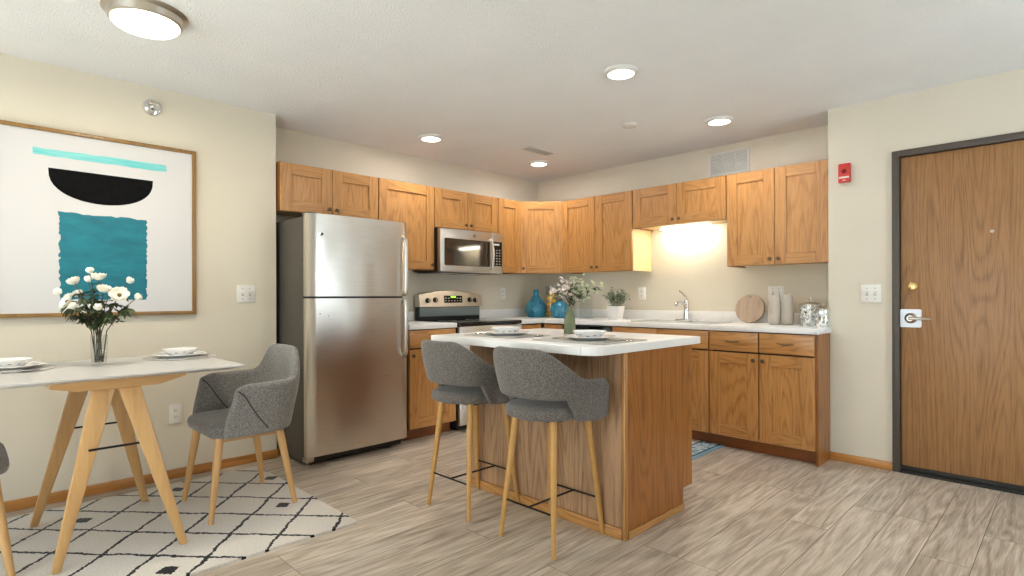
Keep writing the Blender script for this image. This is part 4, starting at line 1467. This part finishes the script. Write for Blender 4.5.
def setting(where, x, y, z, rot, mat, adj, grp):
    """placemat, plate, bowl, fork, knife, spoon"""
    if mat == 'round':
        m = MB().lathe([(0, 0.0005), (0.172, 0.0005), (0.175, 0.002), (0.172, 0.0035), (0, 0.0035)], (0, 0, 0), 48).build('placemat', 'mat_grey', loc=(x, y, z))
    else:
        m = MB().prism(rrect(mat[0], mat[1], mat[2], mat[3], 0.03), 0.0005, 0.0035, 'z', 0, 0.001).build('placemat', 'mat_grey', loc=(x, y, z))
    tag(m, f'{"round" if mat == "round" else "grey"} woven placemat {where}', 'placemat', 'grey placemats')
    t = thing('dinner_plate', f'white dinner plate with grey leaf print {where}', 'plate', (x, y, z + 0.004), rot, 'white dinner plates')
    r, h = 0.130, 0.016
    MB().lathe(dish_profile(r, h), (0, 0, 0.0), 48).build('plate', 'china', t)
    ink(t, r * 0.72, r * 0.90, lambda q: 0.0073 + (q - r * 0.62) / (r * 0.365) * 0.0125, 7, 5)
    t = thing('soup_bowl', f'small white bowl on the plate {where}', 'bowl', (x, y, z + 0.0105), rot, 'white bowls')
    MB().lathe([(0, 0.0), (0.046, 0.0), (0.056, 0.006), (0.081, 0.030), (0.085, 0.037), (0.0825, 0.037), (0.074, 0.028), (0.050, 0.010), (0, 0.007)], (0, 0, 0), 40).build('bowl', 'china', t)
    b = MB()
    q = random.Random(9)
    for k in range(12):
        a = 2 * PI * k / 12
        zc = q.uniform(0.013, 0.024)
        rr_ = 0.0562 + (zc - 0.006) / 0.024 * 0.025
        n_ = Vector((math.cos(a), math.sin(a), 0))
        tt = Vector((-n_.y, n_.x, 0))
        c_ = n_ * (rr_ + 0.0006) + Vector((0, 0, zc))
        u_ = (n_ * 0.64 + Vector((0, 0, 0.77)))
        P = [c_ - tt * 0.010, c_ + u_ * 0.003, c_ + tt * 0.010, c_ - u_ * 0.003]
        b.bm.faces.new([b.bm.verts.new(p) for p in P])
    b.build('leaf_print', 'china_ink', t, smooth=0)

    def cut(kind, ox, oy, ang, lab):
        c_, s_ = math.cos(rot), math.sin(rot)
        t = thing(kind, lab, kind.split('_')[-1], (x + ox * c_ - oy * s_, y + ox * s_ + oy * c_, z + 0.004), rot + ang, 'cutlery')
        b = MB()
        b.tube([(0, -0.10, 0.003), (0, -0.06, 0.003), (0, 0.01, 0.004), (0, 0.03, 0.005)], [0.0045, 0.004, 0.0025, 0.0025], 8)
        b.build('handle', 'cutlery', t)
        b = MB()
        if kind.endswith('fork'):
            b.prism([(-0.004, 0.028), (0.004, 0.028), (0.011, 0.045), (0.011, 0.062), (-0.011, 0.062), (-0.011, 0.045)], 0.003, 0.005, 'z')
            for k in range(4):
                xx = -0.0095 + k * 0.0063
                b.box((xx - 0.0012, 0.061, 0.003), (xx + 0.0012, 0.10, 0.005))
            b.build('tines', 'cutlery', t)
        elif kind.endswith('knife'):
            b.prism([(-0.004, 0.028), (0.006, 0.028), (0.009, 0.06), (0.008, 0.10), (0.0, 0.115), (-0.004, 0.10)], 0.003, 0.0045, 'z')
            b.build('blade', 'cutlery', t)
        else:
            b.sphere((0, 0.062, 0.004), 0.02, 0, 14, 8, (0.85, 1.6, 0.16))
            b.build('spoon_bowl', 'cutlery', t)
    cut('dinner_fork', -adj, 0.0, 0.10, f'steel fork beside the plate {where}')
    cut('table_knife', adj, 0.01, -0.08, f'steel knife beside the plate {where}')
    cut('soup_spoon', adj + 0.028, -0.01, -0.14, f'steel spoon outside the knife {where}')


setting('on the dining table, refrigerator side', 0.825, -3.790, TZ, PI, 'round', 0.142, 1)
setting('on the dining table at the photo edge', 0.850, -4.490, TZ, 0, 'round', 0.142, 2)
setting('on the island by the stool nearer the refrigerator', 2.020, -2.470, IT, 0, (-0.20, -0.16, 0.20, 0.17), 0.165, 3)
setting('on the island near its rounded corner', 2.560, -2.420, IT, 0, (-0.22, -0.20, 0.22, 0.20), 0.165, 4)

# ------------------------------------------------------------------ flowers


def petal(b, base, d, up, L_, w_, cup, m=0, tw=0.0):
    """one cupped petal from base, growing along d and curling to up"""
    d, up = d.normalized(), up.normalized()
    s_ = d.cross(up).normalized()
    rows = []
    for i in range(5):
        f_ = i / 4
        wid = w_ * (math.sin(PI * (0.12 + 0.80 * f_)) ** 0.7)
        c_ = base + d * (L_ * f_ * math.cos(cup * f_)) + up * (L_ * f_ * math.sin(cup * f_))
        rows.append([c_ + s_ * (wid * k) + up * (abs(k) ** 2 * wid * 0.45) for k in (-1, -0.5, 0, 0.5, 1)])
    b.grid(rows, m)


def leafq(b, base, d, up, L_, w_, m=0, bend=0.3):
    d = d.normalized()
    s_ = d.cross(up)
    if s_.length < 1e-4:
        s_ = Vector((1, 0, 0))
    s_.normalize()
    n_ = s_.cross(d).normalized()
    rows = []
    for f_, k in ((0, 0.06), (0.3, 0.85), (0.6, 0.9), (1.0, 0.04)):
        c_ = base + d * (L_ * f_) - n_ * (L_ * bend * f_ * f_)
        rows.append([c_ - s_ * w_ * k + n_ * w_ * 0.3 * k, c_, c_ + s_ * w_ * k + n_ * w_ * 0.3 * k])
    b.grid(rows, m)


VX, VY = 0.925, -4.165
t = thing('glass_vase', 'clear glass vase of white flowers on the dining table', 'vase', (VX, VY, TZ))
MB().lathe([(0, 0.001), (0.030, 0.001), (0.031, 0.006), (0.036, 0.145), (0.0345, 0.145), (0.029, 0.012), (0, 0.011)], (0, 0, 0), 32).build('vessel', 'glass', t, smooth=60)
right = Vector((math.cos(0.789), math.sin(0.789), 0))
fwd = Vector((-right.y, right.x, 0))
# bloom: (across, height above table, depth, radius, open)
BL = [(-0.042, 0.445, 0.00, 0.024, 0, 'topmost white bud of the table bouquet'),
      (-0.130, 0.392, 0.02, 0.027, 1, 'white bloom high on the wall side of the table bouquet'),
      (-0.086, 0.405, 0.05, 0.025, 0, 'round white bud just below the topmost one in the table bouquet'),
      (0.020, 0.410, -0.03, 0.030, 1, 'wide white bloom at the top middle of the table bouquet'),
      (-0.180, 0.345, -0.01, 0.026, 0, 'outermost white bloom of the table bouquet over the long placemat side'),
      (-0.098, 0.305, -0.06, 0.036, 2, 'open cream bloom with a brown centre low in the table bouquet'),
      (-0.058, 0.278, -0.07, 0.026, 0, 'round white bud beneath the open cream bloom in the table bouquet'),
      (0.058, 0.352, -0.05, 0.027, 1, 'white bloom in the middle of the table bouquet'),
      (0.122, 0.398, 0.03, 0.025, 0, 'white bud highest on the chair side of the table bouquet'),
      (0.128, 0.335, -0.04, 0.036, 2, 'open cream bloom with brown centre on the chair side of the table bouquet'),
      (0.178, 0.320, 0.00, 0.025, 0, 'outermost white bud on the chair side of the table bouquet'),
      (0.056, 0.274, -0.08, 0.026, 0, 'round white bud low in the middle of the table bouquet'),
      (0.008, 0.345, 0.06, 0.020, 0, 'small white bud deep inside the table bouquet'),
      (-0.135, 0.335, 0.05, 0.022, 1, 'white bloom half hidden behind the open cream bloom of the table bouquet')]
q = random.Random(21)
for i, (ax, hz, dz, r, op, lb) in enumerate(BL):
    ft = thing('white_flower', lb, 'flower', (VX, VY, TZ), 0, 'white flowers in the glass vase')
    a0 = 2 * PI * i / len(BL) * 3
    p0 = Vector((0.017 * math.cos(a0), 0.017 * math.sin(a0), 0.014))
    head = right * ax + fwd * dz + Vector((0, 0, hz))
    mid = Vector((p0.x * 0.5, p0.y * 0.5, 0.0)) + Vector((head.x * 0.16, head.y * 0.16, 0.165))
    p2 = mid.lerp(head, 0.55) + Vector((0, 0, 0.02))
    tip = (head - p2).normalized()
    pts = [p0, p0.lerp(mid, 0.5), mid, mid.lerp(p2, 0.6), p2, head]
    MB().tube(pts, [0.0026, 0.0026, 0.0024, 0.0022, 0.002, 0.0018], 6).build('stem', 'stem', ft)
    b = MB()
    ax1 = tip.cross(Vector((0.3, 0.2, 1))).normalized()
    ax2 = tip.cross(ax1).normalized()
    if op == 2:
        tip = (tip - fwd * 0.9).normalized()
        ax1 = tip.cross(Vector((0, 0, 1))).normalized()
        ax2 = tip.cross(ax1).normalized()
    layers = {0: [(5, 1.25, 0.95), (5, 1.0, 0.8)], 1: [(6, 0.75, 1.15), (5, 1.0, 0.85), (4, 1.25, 0.6)], 2: [(6, 0.35, 1.0), (6, 0.55, 0.85)]}[op]
    for li, (n_, cup, k) in enumerate(layers):
        for j in range(n_):
            an = 2 * PI * (j + 0.5 * li) / n_
            d = ax1 * math.cos(an) + ax2 * math.sin(an)
            petal(b, head, d, tip, r * 1.25 * k, r * 0.62 * k, cup)
    b.build('petals', 'petal', ft, smooth=60, recalc=False)
    if op == 2:
        MB().sphere(head + tip * 0.007, 0.009, 0, 10, 6).build('centre', 'pollen', ft)
    elif op == 0:
        MB().sphere(head + tip * r * 0.55, r * 0.62, 0, 10, 8).build('bud', 'petal', ft)
    b = MB()
    for j in range(7):
        f_ = 0.34 + 0.10 * j
        c_ = mid.lerp(head, f_ * 0.85)
        an = q.uniform(0, 2 * PI)
        d = Vector((math.cos(an), math.sin(an), q.uniform(-0.55, 0.35)))
        for sp_ in (-0.45, 0, 0.45):
            d2 = Matrix.Rotation(sp_, 3, 'Z') @ d
            leafq(b, c_, d2, Vector((0, 0, 1)), q.uniform(0.05, 0.085) * (1 if sp_ == 0 else 0.8), 0.0105)
    b.build('leaves', 'leaf', ft, smooth=60, recalc=False)

# olive vase with sprigs on the island
OX, OY = 2.20, -2.135
t = thing('olive_vase', 'slim olive green bottle vase standing on the white island top', 'vase', (OX, OY, IT))
MB().lathe([(0, 0.001), (0.031, 0.001), (0.034, 0.005), (0.0335, 0.04), (0.031, 0.085), (0.026, 0.112), (0.016, 0.132), (0.0125, 0.145), (0.013, 0.158), (0.0155, 0.163), (0.012, 0.163), (0.0105, 0.155), (0.010, 0.142), (0.012, 0.128), (0, 0.100)], (0, 0, 0), 32).build('vessel', 'olive', t, smooth=60)
SP = [(-0.078, 0.268, 0.00, 'petal_pink', 'blush blossom sprig of the olive vase reaching towards the yellow lemons'),
      (-0.060, 0.240, -0.05, 'petal_pink', 'low blush blossom sprig at the front of the olive vase'),
      (-0.030, 0.300, 0.04, 'petal_pink', 'tall blush blossom sprig in the middle of the olive vase'),
      (0.040, 0.300, -0.03, 'petal_green', 'tall pale green blossom sprig of the olive vase'),
      (0.105, 0.290, 0.02, 'petal_green', 'pale green blossom sprig of the olive vase leaning towards the potted plant'),
      (0.150, 0.265, -0.02, 'petal_green', 'outermost leafy sprig of the olive vase on the potted plant side'),
      (0.075, 0.225, -0.05, 'petal_green', 'short drooping leafy sprig of the olive vase')]
for i, (ax, hz, dz, pm, lb) in enumerate(SP):
    ft = thing('blossom_sprig', lb, 'flower', (OX, OY, IT), 0, 'blossom sprigs in the olive vase')
    p0 = Vector((0.004 * math.cos(i * 2.4), 0.004 * math.sin(i * 2.4), 0.108))
    p1 = Vector((0.006 * math.cos(i * 0.9), 0.006 * math.sin(i * 0.9), 0.165))
    head = right * ax + fwd * dz + Vector((0, 0, hz))
    p2 = p1.lerp(head, 0.5) + Vector((0, 0, 0.025))
    MB().tube([p0, p1, p2, head], [0.0018, 0.0018, 0.0015, 0.001], 6).build('stem', 'stem', ft)
    b = MB()
    bl = MB()
    for j in range(15):
        f_ = q.uniform(0.55, 1.10)
        c_ = p1.lerp(p2, f_ * 2) if f_ < 0.5 else p2.lerp(head, (f_ - 0.5) * 2)
        c_ = c_ + Vector((q.gauss(0, 0.024), q.gauss(0, 0.024), q.gauss(0, 0.019)))
        tip = Vector((q.uniform(-1, 1), q.uniform(-1, 1), q.uniform(0, 1))).normalized() - fwd * 0.4
        tip.normalize()
        a1 = tip.cross(Vector((0.1, 0.3, 1))).normalized()
        a2 = tip.cross(a1)
        for k in range(5):
            an = 2 * PI * k / 5
            petal(b, c_, a1 * math.cos(an) + a2 * math.sin(an), tip, 0.0115, 0.0062, 0.5)
    b.build('blossoms', pm, ft, smooth=60, recalc=False)
    for j in range(12 if i >= 3 else 8):
        c_ = (p1.lerp(p2, q.uniform(0.2, 1)) if j % 3 == 0 else p2.lerp(head, q.uniform(0, 1.1))) + Vector((q.gauss(0, 0.012), q.gauss(0, 0.012), q.gauss(0, 0.01)))
        an = q.uniform(0, 2 * PI)
        leafq(bl, c_, Vector((math.cos(an), math.sin(an), q.uniform(-0.5, 0.4))), Vector((0, 0, 1)), q.uniform(0.03, 0.048), 0.013)
    bl.build('leaves', 'leaf', ft, smooth=60, recalc=False)

# ------------------------------------------------------------------ things on the counter
t = thing('bottle_vase', 'teal blue bottle-shaped vase with a narrow neck in the counter corner', 'vase', (0.225, -0.285, CZ1))
MB().lathe([(0, 0.001), (0.085, 0.001), (0.095, 0.008), (0.112, 0.055), (0.116, 0.085), (0.108, 0.125), (0.083, 0.170), (0.050, 0.205), (0.032, 0.232), (0.027, 0.262), (0.030, 0.285), (0.032, 0.290), (0.026, 0.290), (0.022, 0.262), (0, 0.225)], (0, 0, 0), 40).build('vessel', 'blue_dimple', t, smooth=60)
t = thing('round_vase', 'squat round teal blue vase with ribbed glaze beside the lemon jar', 'vase', (0.540, -0.265, CZ1))
MB().lathe([(0, 0.001), (0.060, 0.001), (0.075, 0.010), (0.094, 0.050), (0.098, 0.080), (0.090, 0.118), (0.066, 0.148), (0.040, 0.162), (0.034, 0.168), (0.038, 0.180), (0.033, 0.180), (0.028, 0.165), (0, 0.150)], (0, 0, 0), 72, 0, 'z', (18, 0.02)).build('vessel', 'blue', t, smooth=60)
JX, JY = 0.352, -0.180
t = thing('glass_cylinder', 'tall clear glass cylinder filled with lemons between the blue vases', 'jar', (JX, JY, CZ1))
MB().lathe([(0, 0.001), (0.060, 0.001), (0.061, 0.325), (0.058, 0.325), (0.057, 0.008), (0, 0.007)], (0, 0, 0), 32).build('vessel', 'glass', t, smooth=60)
LM = [(-0.022, -0.015, 0.036, 'lowest'), (0.024, 0.010, 0.052, 'second lowest'), (-0.020, 0.012, 0.088, 'third from the bottom'), (0.022, -0.012, 0.112, 'fourth from the bottom'), (-0.022, -0.010, 0.142, 'fifth from the bottom'), (0.022, 0.008, 0.172, 'fifth from the top'), (-0.014, -0.02, 0.200, 'fourth from the top'), (0.022, -0.008, 0.232, 'third from the top'), (-0.020, 0.008, 0.256, 'second from the top'), (0.018, -0.006, 0.290, 'topmost')]
lm0 = None
for i, (x, y, z, wd) in enumerate(LM):
    lb = f'{wd} yellow lemon in the glass cylinder'
    if lm0 is None:
        lm0 = thing('lemon', lb, 'lemon', (JX + x, JY + y, CZ1 + z), 0, 'lemons in the glass cylinder')
        MB().lathe([(0, -0.036), (0.006, -0.034), (0.012, -0.029), (0.024, -0.016), (0.0275, 0), (0.024, 0.016), (0.012, 0.029), (0.007, 0.034), (0, 0.037)], (0, 0, 0), 16, 0, 'x').build('fruit', 'lemon', lm0, smooth=60)
        MB().cyl((0.036, 0, 0), (0.040, 0, 0), 0.003, n=8).build('stem_end', 'leaf2', lm0)
        o = lm0
    else:
        o = copy_thing(lm0, lb)
        o.location = (JX + x, JY + y, CZ1 + z)
    o.rotation_euler = (q.uniform(-0.4, 0.4), q.uniform(-0.5, 0.5), q.uniform(0, 6.28))
t = thing('hurricane_glass', 'clear square glass candle holder on a heavy base behind the olive vase', 'candle holder', (0.865, -0.255, CZ1))
MB().prism(rrect(-0.058, -0.058, 0.058, 0.058, 0.012), 0.001, 0.020, 'z', 0, 0.003).prism(rrect(-0.04, -0.04, 0.04, 0.04, 0.01), 0.020, 0.034, 'z', 0, 0.003).build('base', 'glass2', t)
b = MB()
for s_ in (-1, 1):
    b.box((s_ * 0.045 - 0.004, -0.049, 0.035), (s_ * 0.045 + 0.004, 0.049, 0.235), 0, 0.002)
    b.box((-0.041, s_ * 0.045 - 0.004, 0.035), (0.041, s_ * 0.045 + 0.004, 0.235), 0, 0.002)
b.build('glass_sides', 'glass', t)

t = thing('potted_plant', 'small bushy green plant in a white square pot on the counter', 'plant', (1.268, -0.330, CZ1))


def frus(b, z0, z1, r0, r1, th=None):
    b.hexa([(-r0, -r0, z0), (r0, -r0, z0), (r0, r0, z0), (-r0, r0, z0), (-r1, -r1, z1), (r1, -r1, z1), (r1, r1, z1), (-r1, r1, z1)], 0, 0.003)


b = MB()
frus(b, 0.014, 0.128, 0.046, 0.060)
frus(b, 0.001, 0.014, 0.056, 0.050)
b.build('pot', 'pot', t)
MB().prism(rrect(-0.052, -0.052, 0.052, 0.052, 0.004), 0.1285, 0.132, 'z').build('soil', 'soil', t)
b = MB()
b2 = MB()
for k in range(64):
    an = q.uniform(0, 2 * PI)
    rr_ = 0.045 * math.sqrt(q.random())
    p0 = Vector((rr_ * math.cos(an), rr_ * math.sin(an), 0.130))
    sp_ = q.uniform(0.0, 1.0)
    hh = q.uniform(0.09, 0.17) * (1.15 - 0.55 * sp_)
    d = Vector((math.cos(an) * sp_ * 0.095, math.sin(an) * sp_ * 0.095, hh))
    p2 = p0 + d
    p1 = p0.lerp(p2, 0.5) + Vector((0, 0, 0.015))
    b2.tube([p0, p1, p2], [0.0016, 0.0014, 0.001], 5)
    for j in range(9):
        f_ = 0.2 + 0.8 * j / 8
        c_ = p0.lerp(p1, f_ * 2) if f_ < 0.5 else p1.lerp(p2, f_ * 2 - 1)
        a_ = q.uniform(0, 2 * PI)
        leafq(b, c_, Vector((math.cos(a_), math.sin(a_), q.uniform(0.1, 0.9))), Vector((0, 0, 1)), q.uniform(0.020, 0.032), 0.0085, q.choice((0, 1, 1, 1)))
b.build('foliage', ['leaf', 'leaf2'], t, smooth=60, recalc=False)
b2.build('stems', 'leaf2', t)

t = thing('round_board', 'round pale wooden serving board propped up against the backsplash', 'cutting board', (2.405, -0.115, CZ1))
t.rotation_euler = (R(-13), 0, 0)
b = MB()
N = 56
rO = 0.116
outer = [(rO * math.cos(2 * PI * k / N), 0.117 + rO * math.sin(2 * PI * k / N)) for k in range(N)]
b.prism(outer, -0.009, 0.009, 'y', 0, 0.003)
b.build('board', 'board', t)
MB().cyl((0, -0.0100, 0.213), (0, -0.0085, 0.213), 0.006, n=14).build('hanging_hole', 'slot', t)


def tall_vase(label, x, y, rad):
    t = thing('tall_vase', label, 'vase', (x, y, CZ1), 0, 'taupe stoneware vases')
    k = rad / 0.042
    MB().lathe([(0, 0.001), (0.034 * k, 0.001), (0.040 * k, 0.010), (0.044 * k, 0.05), (0.0435 * k, 0.0895)], (0, 0, 0), 32).build('lower_body', 'clay', t, smooth=60)
    MB().lathe([(0.0435 * k, 0.090), (0.0425 * k, 0.0915), (0.0435 * k, 0.093), (0.040 * k, 0.17), (0.036 * k, 0.222), (0.033 * k, 0.228), (0.029 * k, 0.224), (0.028 * k, 0.20), (0, 0.19)], (0, 0, 0), 32).build('upper_body', 'clay', t, smooth=60)
    return t


tall_vase('tall taupe stoneware vase beside the round board', 2.672, -0.290, 0.041)
tall_vase('tall taupe stoneware vase, the one nearer the mosaic canisters', 2.752, -0.262, 0.042)


def canister(label, x, y, r, h):
    t = thing('mosaic_canister', label, 'canister', (x, y, CZ1), 0, 'mirror mosaic canisters')
    MB().lathe([(0, 0.001), (r * 0.97, 0.001), (r, 0.006), (r, h), (r * 0.95, h), (0, h - 0.004)], (0, 0, 0), 40).build('body', 'mosaic', t, smooth=60)
    ld = MB().lathe([(0, h + 0.001), (r * 1.06, h + 0.001), (r * 1.08, h + 0.005), (r * 1.02, h + 0.011), (r * 0.5, h + 0.022), (r * 0.12, h + 0.027), (0, h + 0.027)], (0, 0, 0), 40).build('lid', 'nickel', t, smooth=60)
    MB().lathe([(0.005, h + 0.027), (0.004, h + 0.034), (0.010, h + 0.041), (0.010, h + 0.047), (0.0, h + 0.053)], (0, 0, 0), 16).build('finial', 'nickel', ld, smooth=60)


canister('larger sparkling mosaic canister with a lidded finial near the counter end', 2.906, -0.250, 0.068, 0.152)
canister('smaller sparkling mosaic canister at the very end of the counter', 3.022, -0.372, 0.041, 0.118)
